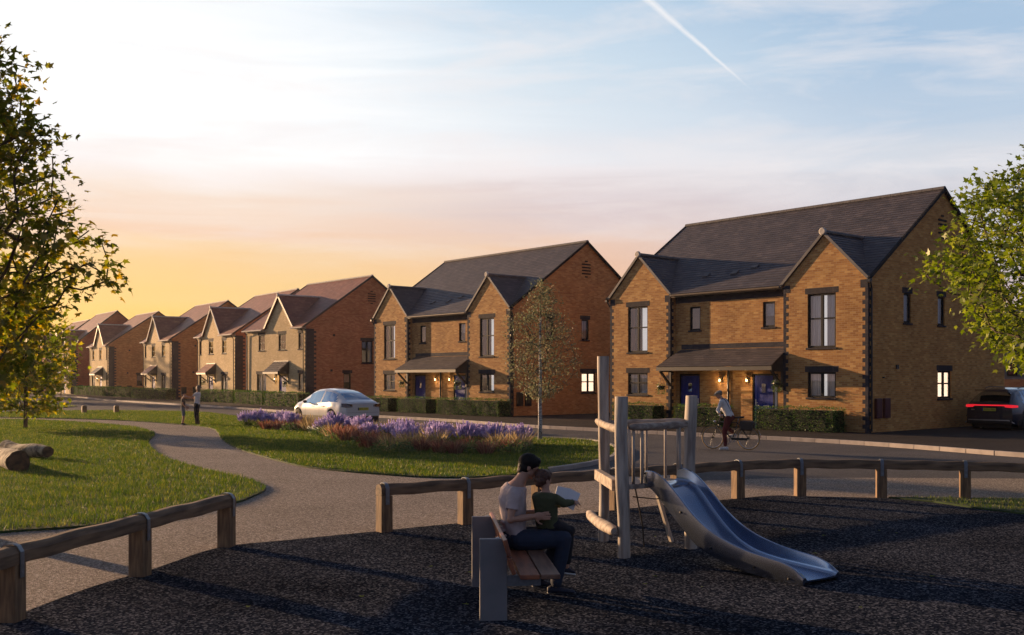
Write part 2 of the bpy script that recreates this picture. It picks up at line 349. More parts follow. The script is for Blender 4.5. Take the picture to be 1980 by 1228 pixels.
c = mix(mapr(gw, .97, .80), Lr.outputs[0], Mr.outputs[0]); c = mix(mapr(gw, .86, .60), c, Rr.outputs[0]); c = mix(mapr(gd.outputs['Value'], .45, -.2), c, Br.outputs[0])
# soft streaks of cirrus
mp2 = t.nodes.new('ShaderNodeMapping'); mp2.inputs['Scale'].default_value = (2.6, 2.6, 15); mp2.inputs['Rotation'].default_value = (R(12), R(14), R(20)); t.links.new(nv.outputs[0], mp2.inputs[0])
c2n = N(t, 'ShaderNodeTexNoise', Scale=1.5, Detail=10, Roughness=.62, Distortion=.5); t.links.new(mp2.outputs[0], c2n.inputs['Vector'])
st = ramp(t, c2n.outputs[0], [(.47, (0,0,0)), (.66, (1,1,1))]); stv = mth('MULTIPLY', st.outputs[0], .5)
c = mix(mth('MULTIPLY', stv, mapr(sx.outputs[2], zpx(560), zpx(400))), c, L((247,240,240)))
# the brightest patch of the afterglow, low at the left
gs_ = mth('MULTIPLY', mapr(gd.outputs['Value'], .95, .9995), mapr(sx.outputs[2], .16, .0)); c = mix(mth('MULTIPLY', gs_, .8), c, (1.25, .72, .22))
# mauve cloud bank low over the roofs
bk = mth('MULTIPLY', mapr(sx.outputs[2], zpx(520), zpx(410)), mapr(sx.outputs[2], zpx(300), zpx(400))); 
bk = mth('MULTIPLY', bk, mapr(gd.outputs['Value'], .97, .86)); bk = mth('MULTIPLY', bk, mapr(gd.outputs['Value'], .68, .80))
bk = mth('MULTIPLY', bk, ramp(t, cn.outputs[0], [(.38, (0,0,0)), (.6, (1,1,1))]).outputs[0]); c = mix(mth('MULTIPLY', bk, .4), c, L((196,176,184)))
# thin vapour trail high in the sky, along a great circle
def dirpx(px, py): return Vector(((px-990)/F, 1, (HZ-py)/F)).normalized()
ta, tb = dirpx(1150,-90), dirpx(1468,186); tn = ta.cross(tb).normalized(); td = (tb-ta*tb.dot(ta)).normalized(); span = math.acos(ta.dot(tb))
def vdot(vec):
    n = N(t, 'ShaderNodeVectorMath', operation='DOT_PRODUCT'); t.links.new(nv.outputs[0], n.inputs[0]); n.inputs[1].default_value = vec; return n.outputs['Value']
along = mth('DIVIDE', mth('ARCTAN2', vdot(td), vdot(ta)), span)
jn = N(t, 'ShaderNodeTexNoise', Scale=60, Detail=5, Roughness=.65); t.links.new(nv.outputs[0], jn.inputs['Vector'])
dist = mth('ABSOLUTE', mth('ADD', vdot(tn), mth('MULTIPLY', mth('SUBTRACT', jn.outputs[0], .5), .0022)))
wid = mth('MULTIPLY_ADD', mth('SUBTRACT', 1.0, along, clamp=True), .0050, .0006)
core = mth('SUBTRACT', 1.0, mth('DIVIDE', dist, wid), clamp=True)
fade = mth('MULTIPLY', mapr(along, 1.0, .72), mapr(along, -.3, .1)); tm = mth('MULTIPLY', mth('POWER', core, .8), fade)
c = mix(mth('MULTIPLY', tm, mth('MULTIPLY_ADD', jn.outputs[0], .5, .45)), c, L((252,250,250)))
ns = N(t, 'ShaderNodeTexSky', sky_type='NISHITA'); ns.sun_disc = False; ns.sun_elevation = R(SUN_EL); ns.sun_rotation = R(90-SUN_AZ)
hi = mapr(sx.outputs[2], .4, .7); nk = mix(1.0, ns.outputs[0], (.09,.09,.09), 'MULTIPLY')
c = mix(mth('MULTIPLY', hi, .5), c, nk)
t.links.new(c, bg.inputs[0]); bg.inputs[1].default_value = .515
# ---------------------------------------------------------------- ground
sheet('ground', [(-4000,-50), (4000,-50), (4000,6000), (-4000,6000)], -.02, 'ground_far')
sheet('road', [(-200,12), (45,12), (45,45), (20,60), (-40,140), (-200,170)], .0, 'asphalt')
kpx = [(1980,884), (1840,873), (1700,862.5), (1560,854), (1350,843.5), (1140,833), (1022,826.5), (880,816), (735,807.5), (650,803), (564,798.5), (470,791.5), (390,786), (313,781.5), (204,774.5), (103,766.5)]
kerbline = [(21,13), (18,19.5)]+[g(*p) for p in kpx]+[(-90,150)]
kl = curve_pts(kerbline, 5)
sheet('pavement', kl+[(-90,190), (60,190), (60,10)], .11, 'asphalt_dark', .13)
def kerb(name, line, wd=.14, z=.125, seg=.915, side=1):
    P = [Vector((*p, 0)) for p in line]; mb = MB(); acc = 0
    cum = [0]
    for a, b in zip(P, P[1:]): cum.append(cum[-1]+(b-a).length)
    def at(s):
        for i in range(len(P)-1):
            if s <= cum[i+1] or i == len(P)-2: return P[i].lerp(P[i+1], (s-cum[i])/max(1e-6, cum[i+1]-cum[i]))
    s = 0
    while s+seg < cum[-1]:
        a, b = at(s+.006), at(s+seg-.006); d = (b-a).normalized(); n = Vector((-d.y, d.x, 0))*side
        c = (a+b)/2+n*wd/2; mb.box((c.x, c.y, z/2-.04), ((b-a).length, wd, z+.08), 0, rz=math.atan2(d.y, d.x)); s += seg
    o = mb.build(name, 'kerb', bevel=.012); o['kind'] = 'structure'
kerb('kerb', kl, side=1)
# footpath of bound gravel (one sheet), play surface above it, lawns above that
path_poly = [(-60,4), g(0,1033)]
path = [g(-420,1000), g(-200,900), g(-60,806), g(98,808), g(255,813), g(420,822), g(600,880), g(800,915), g(1000,922), g(1100,912), g(1210,902), g(1300,917), g(1347,931), g(1500,925.5), g(1700,925), (12,20.9), (17.6,19.9), (19,15), (19,-1), (-30,-1)]
sheet('footpath', path, .012, 'path_resin')
rub = [g(-700,1400), g(-120,1255), g(0,1209), g(47,1188), g(180,1138), g(299,1103), g(423,1062), g(560,1047), g(720,1031), g(860,1017), g(1010,1004), g(1159,992), g(1300,977), g(1398,969), g(1493,960.5), g(1551,962), g(1718,966), g(1805,974.5), g(1878,985), g(1980,998), g(2150,1020), (14,-1), (-8,-1)]
rubc = curve_pts(rub[:-3], 4)+rub[-3:]
sheet('play_surface', rubc, .022, 'rubber', .01)
L1 = [g(-500,1085), g(-250,1060), g(0,1033.5), g(110,1026), g(200,1018), g(330,999), g(452,976), g(489,963), g(512,951), g(509,942), g(474,928), g(419,916), g(365,902), g(317,886), g(292,868), g(288,855), g(300,842), g(288,835), g(255,827), g(182,820), g(109,815.5), g(0,812), g(-260,806)]
L1c = curve_pts(L1, 4)
L2 = [g(-60,802), g(60,796.5), g(225,795.5), g(345,797), g(400,799.5), g(430,803), g(473,808), g(640,822), g(860,838), g(1020,848), g(1105,852), g(1155,856), g(1188,866), g(1195,876), g(1188,887), g(1150,898), g(1100,907), g(1040,915), g(1000,921), g(930,925), g(860,926), g(800,924), g(728,919), g(652,912.5), g(576,902.5), g(500,882.5), g(452,866), g(428,850), g(421,838), g(405,829), g(340,821.5), g(220,813.5), g(103,810), g(-60,806.5)]
L2c = curve_pts(L2, 4)
L3 = [g(1718,965.5), g(1840,967), g(2100,970), g(2300,975), g(2300,1036), g(2150,1019), g(1980,998), g(1878,985), g(1805,974)]
L4 = [g(-60,790), g(20,787), g(100,782.5), g(130,783.5), g(150,786.5), g(100,790.5), g(0,794), g(-60,796)]
for nm, P in (('lawn', L1c), ('verge', L2c), ('lawn_edge', L3), ('far_verge', L4)): sheet(nm, P, .045, 'soil_grass', .06)
kerb('island_kerb', curve_pts([g(1020,848.5), g(1105,852), g(1155,856), g(1190,866), g(1197,876), g(1190,887.5), g(1152,899), g(1100,908), g(1040,916)], 5), side=-1, wd=.13, z=.1)
rng = np.random.default_rng(7)
def grass(name, poly, density, hgt, wid, mat='grass_blade', z0=.045, avoid=None):
    xs = [p[0] for p in poly]; ys = [p[1] for p in poly]; x0, x1, y0, y1 = max(min(xs), -42), min(max(xs), 14), max(min(ys), 8), min(max(ys), 95)
    n = int((x1-x0)*(y1-y0)*density); x = rng.uniform(x0, x1, n); y = rng.uniform(y0, y1, n)
    k = inpoly(poly, x, y) & (np.abs(x/y) < .62) & (rng.uniform(0, 1, n) < np.clip(16/y, .12, 1)**1.3); x = x[k]; y = y[k]; n = len(x)
    cl = .5+.5*np.sin(x*2.3+np.sin(y*1.7)*2)*np.sin(y*2.9+x)
    h = hgt*rng.uniform(.45, 1.2, n)*(.75+.5*cl); wd = wid*np.clip(y/16, .7, 3.2)*rng.uniform(.7, 1.3, n)
    a = rng.uniform(0, 2*np.pi, n); lean = rng.uniform(.1, .8, n)*h; b = rng.uniform(0, 2*np.pi, n)
    V = np.zeros((n, 3, 3)); V[:,0] = np.c_[x-np.cos(a)*wd/2, y-np.sin(a)*wd/2, np.full(n, z0-.005)]; V[:,1] = np.c_[x+np.cos(a)*wd/2, y+np.sin(a)*wd/2, np.full(n, z0-.005)]
    V[:,2] = np.c_[x+np.cos(b)*lean, y+np.sin(b)*lean, z0+h]
    o = npmesh(name, V.reshape(-1, 3), np.arange(n*3).reshape(-1, 3), mat, rnd=rng.uniform(-.3, 1, n)); o['kind'] = 'stuff'; return n
print('grass', grass('lawn_grass', L1c, 900, .075, .011), grass('verge_grass', L2c, 1100, .075, .011), grass('edge_grass', L3, 500, .05, .011), grass('far_grass', L4, 300, .08, .014))
# ---------------------------------------------------------------- houses
def wall(mb, o, xd, W, z0, z1, holes, nrm, mat, reveal=.09, tri=None, uoff=0):
    """Wall in plan from o along xd (unit 2d), height z0..z1, rectangular openings (a,b,c,d,kind)."""
    o = Vector((*o, 0)); xd = Vector((*xd, 0)); nin = Vector((*nrm, 0))     # nin: into the house
    P = lambda u, z, dep=0: o+xd*u+Vector((0,0,z))+nin*dep
    us = sorted({0, W, *[h[0] for h in holes], *[h[1] for h in holes]}); zs = sorted({z0, z1, *[h[2] for h in holes], *[h[3] for h in holes]})
    for a, b in zip(us, us[1:]):
        for c, d in zip(zs, zs[1:]):
            um, zm = (a+b)/2, (c+d)/2
            if any(h[0] < um < h[1] and h[2] < zm < h[3] for h in holes): continue
            mb.face([P(a,c), P(b,c), P(b,d), P(a,d)], mat, [(a+uoff,c), (b+uoff,c), (b+uoff,d), (a+uoff,d)])
    for h in holes:
        a, b, c, d = h[:4]
        for q in ([(a,c),(a,d)], [(b,d),(b,c)], [(a,d),(b,d)], [(b,c),(a,c)]):
            (u0,z_0), (u1,z_1) = q
            mb.face([P(u0,z_0), P(u1,z_1), P(u1,z_1,reveal), P(u0,z_0,reveal)], mat, [(u0,z_0), (u1,z_1), (u1+.09,z_1), (u0+.09,z_0)])
    if tri:
        for (u0, uu, za, zb) in tri:      # triangle base u0..uu at za, apex zb in the middle
            um = (u0+uu)/2
            mb.face([P(u0,za), P(uu,za), P(um,zb)], mat, [(u0+uoff,za), (uu+uoff,za), (um+uoff,zb)])
def frame_local(o, xd, nrm, u, z, dep=0):
    return (o[0]+xd[0]*u+nrm[0]*dep, o[1]+xd[1]*u+nrm[1]*dep, z)
def obox(mb, o, xd, nrm, u0, u1, z0, z1, d0, d1, m=0):      # box in wall coordinates; d = depth into the house (negative = proud)
    a = frame_local(o, xd, nrm, u0, z0, d0); 
    c = frame_local(o, xd, nrm, (u0+u1)/2, (z0+z1)/2, (d0+d1)/2); ang = math.atan2(xd[1], xd[0])
    mb.box(c, (abs(u1-u0), abs(d1-d0), abs(z1-z0)), m, rz=ang)
def window(par, o, xd, nrm, a, b, c, d, style='single', inside='room', lintel=True, glass='glass', soldier='brick_soldier'):
    f = MB(); fw = .07; D0, D1 = .045, .11
    bars = [(a,b,c,c+fw), (a,b,d-fw,d), (a,a+fw,c+fw,d-fw), (b-fw,b,c+fw,d-fw)]
    m = (a+b)/2
    if style in ('double', 'cross'): bars.append((m-.055, m+.055, c+fw, d-fw))
    if style == 'cross': 
        zz = c+(d-c)*.54; bars += [(a+fw, m-.055, zz-.028, zz+.028), (m+.055, b-fw, zz-.028, zz+.028)]
    if style == 'mid': bars.append((a+fw, b-fw, (c+d)/2-.025, (c+d)/2+.025))
    for q in bars: obox(f, o, xd, nrm, *q, D0, D1)
    fr = f.build('window', 'frame_dark', par, bevel=.006)
    p = MB(); P = lambda u, z, dep: frame_local(o, xd, nrm, u, z, dep)
    p.face([P(a+fw,c+fw,.08), P(b-fw,c+fw,.08), P(b-fw,d-fw,.08), P(a+fw,d-fw,.08)]); p.build('pane', glass, fr)
    s = MB(); obox(s, o, xd, nrm, a-.06, b+.06, c-.075, c-.002, -.045, .10); s.build('sill', 'brick_soldier', fr, bevel=.004)
    if lintel:
        s = MB()
        Q = [P(a-.11,d+.004,-.004), P(b+.11,d+.004,-.004), P(b+.11,d+.225,-.004), P(a-.11,d+.225,-.004)]
        s.face(Q, 0, [(0,0), (b-a+.22,0), (b-a+.22,.225), (0,.225)])
        obox(s, o, xd, nrm, a+.001, b-.001, d+.001, d+.22, -.003, .1); s.build('lintel', soldier, fr)
    # inside: reveals close on a shallow room with curtains or a blind
    r = MB(); dd = .8
    B = [P(a,c,.125), P(b,c,.125), P(b,d,.125), P(a,d,.125)]; K = [P(a,c,dd), P(b,c,dd), P(b,d,dd), P(a,d,dd)]
    r.face(K); 
    for i in range(4): r.face([B[i], B[(i+1)%4], K[(i+1)%4], K[i]])
    r.build('room', 'lit_room' if inside == 'lit' else 'room_dark', fr)
    def cur(u0, u1, z0, z1, mat, name='curtain', amp=.025, dep=.2):
        q = MB(); n = max(4, int((u1-u0)/.035))
        for i in range(n):
            ua, ub = u0+(u1-u0)*i/n, u0+(u1-u0)*(i+1)/n; da, db = dep+amp*(i % 2), dep+amp*((i+1) % 2)
            q.face([P(ua,z0,da), P(ub,z0,db), P(ub,z1,db), P(ua,z1,da)])
        q.build(name, mat, fr)
    w_ = b-a
    if inside in ('curtains', 'half'):
        q = MB(); u0, u1 = (a+w_*.3, b-w_*.3) if inside == 'curtains' else (a+w_*.5, b-.02); q.face([P(u0,c,.32), P(u1,c,.32), P(u1,d,.32), P(u0,d,.32)]); q.build('glow_curtain', 'voile_glow', fr)  # glowing sheet stands in for bright light in the window
    if inside == 'curtains': cur(a+.02, a+w_*.36, c+.01, d-.01, 'curtain'); cur(b-w_*.4, b-.02, c+.01, d-.01, 'curtain'); 
    elif inside == 'blind': cur(a+.03, b-.03, c+(d-c)*.45, d-.01, 'blind', 'blind', 0)
    elif inside == 'half': cur(a+.02, a+w_*.2, c+.01, d-.01, 'curtain_red')
    elif inside == 'full': cur(a+.02, b-.02, c+.01, d-.01, 'curtain', amp=.015)
    elif inside == 'red': cur(a+.02, a+w_*.5, c+.01, d-.01, 'curtain_red'); cur(b-w_*.22, b-.02, c+.01, d-.01, 'curtain_red')
    return fr
def door(par, o, xd, nrm, a, b, d, side=None, hinge=1):
    f = MB()
    obox(f, o, xd, nrm, a, a+.06, .12, d, .03, .12); obox(f, o, xd, nrm, b-.06, b, .12, d, .03, .12); obox(f, o, xd, nrm, a+.06, b-.06, d-.06, d, .03, .12)
    fr = f.build('door_frame', 'frame_dark', par)
    l = MB(); a2, b2 = a+.065, b-.065
    if side: b2 = b-.065-.2 if side > 0 else b2
    if side and side > 0:
        s = MB(); obox(s, o, xd, nrm, b2+.05, b-.065, .16, d-.065, .07, .09); s.build('side_pane', 'curtain', par)
        f2 = MB(); obox(f2, o, xd, nrm, b2+.005, b2+.045, .13, d-.062, .035, .11); f2.build('mullion', 'frame_dark', par)
    nb = 6
    for i in range(nb):          # tongue-and-groove boards
        u0 = a2+(b2-a2)*i/nb; u1 = a2+(b2-a2)*(i+1)/nb
        obox(l, o, xd, nrm, u0+.004, u1-.004, .15, d-.068, .06, .10)
    obox(l, o, xd, nrm, a2, b2, .15, d-.068, .067, .105)
    dr = l.build('door', 'door_blue', par)
    p = MB(); m = (a2+b2)/2; obox(p, o, xd, nrm, m-.1, m+.1, d-.75, d-.4, .045, .07); p.build('door_pane', 'glass_mirror', dr)
    p = MB(); obox(p, o, xd, nrm, m-.02, m+.24, .92, .985, .045, .06); p.build('letter_plate', 'steel', dr)
    h = MB(); hx = a2+.07 if hinge > 0 else b2-.07; c0 = frame_local(o, xd, nrm, hx, 1.05, .045)
    obox(h, o, xd, nrm, hx-.018, hx+.018, .95, 1.22, .048, .06); h.bar(frame_local(o, xd, nrm, hx, 1.1, .02), frame_local(o, xd, nrm, hx+.12*hinge, 1.1, .02), .018, .018)
    h.build('handle', 'steel', dr)
    s = MB(); obox(s, o, xd, nrm, a-.1, b+.1, .11, .165, -.3, .1); s.build('doorstep', 'step_slab', par)
def slope(mb, e0, e1, r0, r1, n, m=0, step=.022, flip=False):
    """roof slope from eave line e0-e1 up to r0-r1 in n stepped courses"""
    e0, e1, r0, r1 = map(Vector, (e0, e1, r0, r1)); nm = (e1-e0).cross(r0-e0)
    if nm.length < 1e-6: nm = (e1-e0).cross(r1-e0)
    nm.normalize()
    if nm.z < 0: nm = -nm
    sl = ((r0+r1)/2-(e0+e1)/2).length; wd = max((e1-e0).length, (r1-r0).length); ux = (r1-r0).normalized() if (r1-r0).length > (e1-e0).length else (e1-e0).normalized()
    for i in range(n):
        a, b = i/n, (i+1)/n; A0, A1 = e0.lerp(r0, a), e1.lerp(r1, a); B0, B1 = e0.lerp(r0, b), e1.lerp(r1, b)
        up = nm*step; U = lambda p: (p-e0).dot(ux)
        mb.face([A0+up, A1+up, B1, B0], m, [(U(A0), i*.2), (U(A1), i*.2), (U(B1), i*.2+.199), (U(B0), i*.2+.199)])
        mb.face([A0-nm*.001, A1-nm*.001, A1+up, A0+up], m)
        mb.face([A0-nm*.001, A0+up, B0], m); mb.face([A1+up, A1-nm*.001, B1], m)
def ridge(mb, a, b, rad=.11, seg=.45, m=0, capm=1):
    a, b = Vector(a), Vector(b); L = (b-a).length; n = max(2, int(L/seg)); d = (b-a)/n; x = d.normalized()
    for i in range(n):
        p0 = a+d*i; p1 = a+d*(i+1)-x*.012; y = Vector((0,0,1)).cross(x).normalized(); V = []
        for p in (p0, p1):
            for k in range(9):
                an = math.pi*(-.12+1.24*k/8); V.append(p+y*math.cos(an)*rad*1.05+Vector((0,0,1))*(math.sin(an)*rad*.85-.02))
        Fc = [(k, k+1, 9+k+1, 9+k) for k in range(8)]; mb.poly(V, Fc, m)
        mb.poly(V, [tuple(range(9))[::-1], tuple(range(9, 18))], m)
def endcap(mb, p, d, rad=.15, m=1):
    d = Vector(d).normalized(); q = d.to_track_quat('Z', 'Y').to_matrix(); mb.lathe([(0,-.03), (rad,-.03), (rad,.05), (rad*.8,.07), (0,.07)], 20, m, Vector(p), q)
def quoins(mb, cx, cy, xd, yd, z0, z1, on_front=True, on_side=True, wl=.22, ws=.11, proud=.004):
    """toothed blue brick corner: xd points along the front away from the corner, yd along the side away from it"""
    n = int((z1-z0)/.15)
    for i in range(n):
        a = z0+i*.15; lf = wl if i % 2 else ws; ls = ws if i % 2 else wl; X = Vector((*xd, 0)); Yv = Vector((*yd, 0)); C = Vector((cx, cy, 0))
        b = a+.15
        if on_front:
            o = -Yv*proud; mb.face([C+o+Vector((0,0,a))-X*proud, C+X*lf+o+Vector((0,0,a)), C+X*lf+o+Vector((0,0,b)), C+o-X*proud+Vector((0,0,b))], 0, [(0,a), (lf,a), (lf,b), (0,b)])
        if on_side:
            o = -X*proud; mb.face([C+o+Vector((0,0,a)), C+Yv*ls+o+Vector((0,0,a)), C+Yv*ls+o+Vector((0,0,b)), C+o+Vector((0,0,b))], 0, [(0,a), (ls,a), (ls,b), (0,b)])
def lamp(par, x, y, z, lit=True, px=None):
    f = MB(); f.box((x, y+.07, z+.02), (.05, .02, .2)); f.tube([(x, y+.06, z+.12), (x, y-.06, z+.16), (x, y-.1, z+.12)], .01, 6)
    f.lathe([(0,.15), (.02,.14), (.085,.10), (.075,.085)], 8, 0, (x, y-.1, z)); f.lathe([(.0,-.14), (.03,-.10), (.035,-.08), (0,-.08)], 8, 0, (x, y-.1, z))
    for k in range(6):
        a = k*math.pi/3; f.bar((x+.035*math.cos(a), y-.1+.035*math.sin(a), z-.08), (x+.065*math.cos(a), y-.1+.065*math.sin(a), z+.09), .008, .008)
    o = f.build('wall_lamp', 'pipe_black', par)
    b = MB(); b.lathe([(0,-.05), (.02,-.04), (.03,0), (.02,.04), (0,.06)], 10, 0, (x, y-.1, z)); b.build('bulb', 'bulb', o, True)
    if lit:
        ld = bpy.data.lights.new('lamp_light', 'POINT'); ld.energy = 4.5; ld.color = (1, .62, .28); ld.shadow_soft_size = .05
        lo = bpy.data.objects.new('lamp_light', ld); COL.objects.link(lo); lo.parent = o; lo.location = (x, y-.24, z)
def place(A, dx, dy, W):       # empty for a house: local x runs left to right along the front, y into the house
    return (A[0]+W*dx, A[1]+W*dy), math.atan2(-dy, -dx)
EXF = ((1,0), (0,1))
def semi(A, d, label, group, front='brick_amber', side='brick_amber_side', Z=.11, sidewin='lit', lefts=('half','curtains')):
    W, D, E, RZ, RY = 12.85, 10.95, 5.62, 9.55, 5.48
    (lx, ly), rz = place(A, *d, W)
    H = empty('brick_house', (lx, ly, 0), rz, label, 'house', group)
    xd, nin = (1,0), (0,1); o0 = (0,0); rc = .35
    # front bays and recessed middle
    b1 = [(1.1,2.28,1.35,2.30), (1.1,2.28,3.22,5.24)]; b2 = [(W-2.5,W-1.3,1.35,2.30), (W-2.5,W-1.3,3.22,5.24)]
    m_ = [(W-9.08-3.57,W-7.95-3.57,.11,2.25), (W-5.28-3.57,W-4.06-3.57,.11,2.25), (W-8.5-3.57,W-7.92-3.57,4.1,5.1), (W-4.78-3.57,W-4.2-3.57,4.1,5.1)]
    fm = MB()
    wall(fm, (0,0), xd, 3.57, 0, E+.02, b1, nin, 0, tri=[(0,3.57,E+.02,7.42)])
    wall(fm, (W-3.57,0), xd, 3.57, 0, E+.02, [(h[0]-(W-3.57), h[1]-(W-3.57), *h[2:]) for h in b2], nin, 0, tri=[(0,3.57,E+.02,7.42)], uoff=.07)
    wall(fm, (3.57,rc), xd, W-7.14, 0, E, m_, nin, 0, uoff=.1)
    fm.face([(3.57,0,0), (3.57,rc,0), (3.57,rc,E), (3.57,0,E)], 0, [(0,0), (rc,0), (rc,E), (0,E)]); fm.face([(W-3.57,rc,0), (W-3.57,0,0), (W-3.57,0,E), (W-3.57,rc,E)], 0, [(0,0), (rc,0), (rc,E), (0,E)])
    fm.build('front_wall', front, H)
    sm = MB(); sw = [(2.5,3.05,4.16,5.27), (5.12,5.68,4.16,5.27), (5.12,6.2,1.28,2.36)]
    wall(sm, (W,0), (0,1), D, 0, E+.02, sw, (-1,0), 0, tri=[(0,D,E+.02,RZ-.06)])
    wall(sm, (0,D), (0,-1), D, 0, E+.02, [], (1,0), 0, tri=[(0,D,E+.02,RZ-.06)])
    wall(sm, (W,D), (-1,0), W, 0, E, [], (0,-1), 0); sm.build('side_wall', side, H)
    for (cx, s_) in ((W,-1), (0,1), (3.57,-1), (W-3.57,1)):
        q = MB(); quoins(q, cx, 0, (s_,0), (0,1), .1, E-.1); q.build('quoin_bricks', 'brick_blue', H)
    q = MB()
    P = lambda x0, x1, z0, z1, y: q.face([(x0,y,z0), (x1,y,z0), (x1,y,z1), (x0,y,z1)], 0, [(x0,z0), (x1,z0), (x1,z1), (x0,z1)])
    P(3.57, W-3.57, 5.28, E, rc-.004); q.build('band_course', 'brick_blue', H); q = MB(); P(3.9, W-3.57, 3.3, 3.5, rc-.004); q.build('band_course', 'brick_blue', H)
    for x0 in (0, W-3.57):
        for xk in (x0, x0+3.27): q = MB(); P(xk, xk+.3, 5.35, E+.02, -.006); q.build('kneeler', 'brick_blue', H)
    # roof
    rf = MB(); e = E+.03; ov = .1; ey = -.12; pit = (RZ-e)/(RY-ey)
    e2 = e+(.02-ey)*pit
    slope(rf, (-ov,.02,e2), (W+ov,.02,e2), (-ov,RY,RZ), (W+ov,RY,RZ), 33, step=.016); slope(rf, (W+ov,D+.15,e), (-ov,D+.15,e), (W+ov,RY,RZ), (-ov,RY,RZ), 24); slope(rf, (3.6,ey,e), (W-3.6,ey,e), (3.6,.02,e2), (W-3.6,.02,e2), 1, step=.016)
    rf.face([(-ov,.02,e2-.04), (W+ov,.02,e2-.04), (W+ov,RY,RZ-.05), (-ov,RY,RZ-.05)]); rf.face([(-ov,D+.15,e-.03), (W+ov,D+.15,e-.03), (W+ov,RY,RZ-.05), (-ov,RY,RZ-.05)])
    ro = rf.build('roof', 'tile_slate', H)
    rg = MB(); ridge(rg, (-ov-.02,RY,RZ+.02), (W+ov+.02,RY,RZ+.02)); rg.build('ridge_tiles', ['ridge', 'ridge_light'], ro)
    gz = 7.52
    for x0 in (0, W-3.57):
        gl = MB(); rg = MB(); bb = MB(); xm = x0+3.57/2; yb = ey+(gz-e)/pit+.1; yf = -.07
        slope(gl, (x0-.12,yf,e-.03), (x0-.12,.02,e-.03), (xm,yf,gz), (xm,yb,gz), 17, step=.016); slope(gl, (x0+3.69,.02,e-.03), (x0+3.69,yf,e-.03), (xm,yb,gz), (xm,yf,gz), 17, step=.016)
        gl.face([(x0-.12,yf,e-.07), (x0-.12,.1,e-.07), (xm,yb,gz-.05), (xm,yf,gz-.05)]); gl.face([(x0+3.69,yf,e-.07), (x0+3.69,.1,e-.07), (xm,yb,gz-.05), (xm,yf,gz-.05)])
        ridge(rg, (xm,yf-.02,gz+.02), (xm,yb,gz+.02)); endcap(rg, (xm,yf-.02,gz+.02), (0,-1,0), .14)
        for s, xe in ((-1, x0-.13), (1, x0+3.70)):
            bb.bar((xe, yf-.0, e-.03-.02), (xm, yf-.0, gz-.02), .05, .10)
        gr = gl.build('gable_roof', 'tile_slate', H); rg.build('ridge_tiles', ['ridge', 'ridge_light'], gr); bb.build('bargeboard', 'ridge', gr)
    for xx in (-ov-.01, W+ov+.01):
        v = MB(); v.bar((xx,ey-.02,e-.02), (xx,RY,RZ-.03), .07, .12); v.bar((xx,D+.16,e-.02), (xx,RY,RZ-.03), .07, .12); v.build('verge_trim', 'frame_dark', ro)
    gt = MB(); gt.tube([(3.72,-.06,5.60), (W-3.72,-.06,5.60)], .055, 10); gt.box((W/2,.14,5.62), (W-7.3,.4,.04)); gt.box((W/2,.0,5.57), (W-7.3,.03,.1)); gt.build('gutter', 'gutter_bronze', ro)
    dp = MB(); dp.tube([(W+.13,-.06,5.56), (W+.07,.12,5.35), (W+.06,.15,5.2), (W+.06,.15,.15)], .036, 10); dp.box((W+.06,-.08,5.58), (.2,.12,.1))
    dp.build('downpipe', 'pipe_black', H); dp = MB(); dp.tube([(-.1,-.1,5.56), (-.05,.05,5.3), (-.05,.1,5.1), (-.05,.1,.15)], .036, 10); dp.box((-.12,-.1,5.58), (.14,.12,.1)); dp.build('downpipe', 'pipe_black', H)
    dp = MB(); dp.tube([(W/2,rc-.06,2.5), (W/2,rc-.06,.15)], .05, 10); dp.build('downpipe', 'pipe_black', H)
    # windows
    window(H, (0,0), xd, nin, *b1[1], 'cross', lefts[0]); window(H, (0,0), xd, nin, *b1[0], 'cross', 'full' if lefts[0] == 'half' else 'red')
    window(H, (0,0), xd, nin, *b2[1], 'cross', lefts[1] ); window(H, (0,0), xd, nin, *b2[0], 'double', lefts[1])
    for k, h in enumerate(m_[2:]): window(H, (3.57,rc), xd, nin, *h, 'single', ('room', 'blind')[k], lintel=False)
    window(H, (W,0), (0,1), (-1,0), *sw[0], 'single', 'full'); window(H, (W,0), (0,1), (-1,0), *sw[1], 'single', 'full'); window(H, (W,0), (0,1), (-1,0), *sw[2], 'cross', sidewin)
    door(H, (3.57,rc), xd, nin, *m_[0][:2], 2.25, side=None, hinge=-1); door(H, (3.57,rc), xd, nin, *m_[1][:2], 2.25, side=1)
    # porch canopy
    cp = MB(); c0, c1 = 3.57+.0, W-3.57; 
    slope(cp, (c0-.05,-.85,2.55), (c1+.02,-.85,2.55), (c0+.3,rc-.01,3.28), (c1+.02,rc-.01,3.28), 8, step=.018); ca = cp.build('porch_canopy', 'tile_slate', H)
    f = MB(); f.box(((c0+c1)/2,-.83,2.46), (c1-c0+.1,.04,.15)); f.box(((c0+c1)/2,-.24,2.4), (c1-c0,1.15,.025))
    f.poly([(c0-.03,-.83,2.41), (c0-.03,-.01,2.41), (c0-.03,-.01,3.02), (c0-.03,-.83,2.52)], [(0,1,2,3)]); f.poly([(c1+.0,-.83,2.41), (c1+.0,rc,2.41), (c1+.0,rc,3.26), (c1+.0,-.83,2.52)], [(0,1,2,3)])
    f.build('fascia', 'fascia', ca)
    for x in (c0+.05, c1-.05):
        b = MB(); b.bar((x,-.72,2.38), (x,-.03,1.75), .08, .09); b.bar((x,-.74,2.36), (x,.0,2.36), .08, .06); b.bar((x,-.03,2.4), (x,-.03,1.6), .08, .07); b.build('bracket', 'fascia', ca)
    for k, x in enumerate((W/2-.35, W/2+1.0)): lamp(H, x, rc-.09, 1.98)
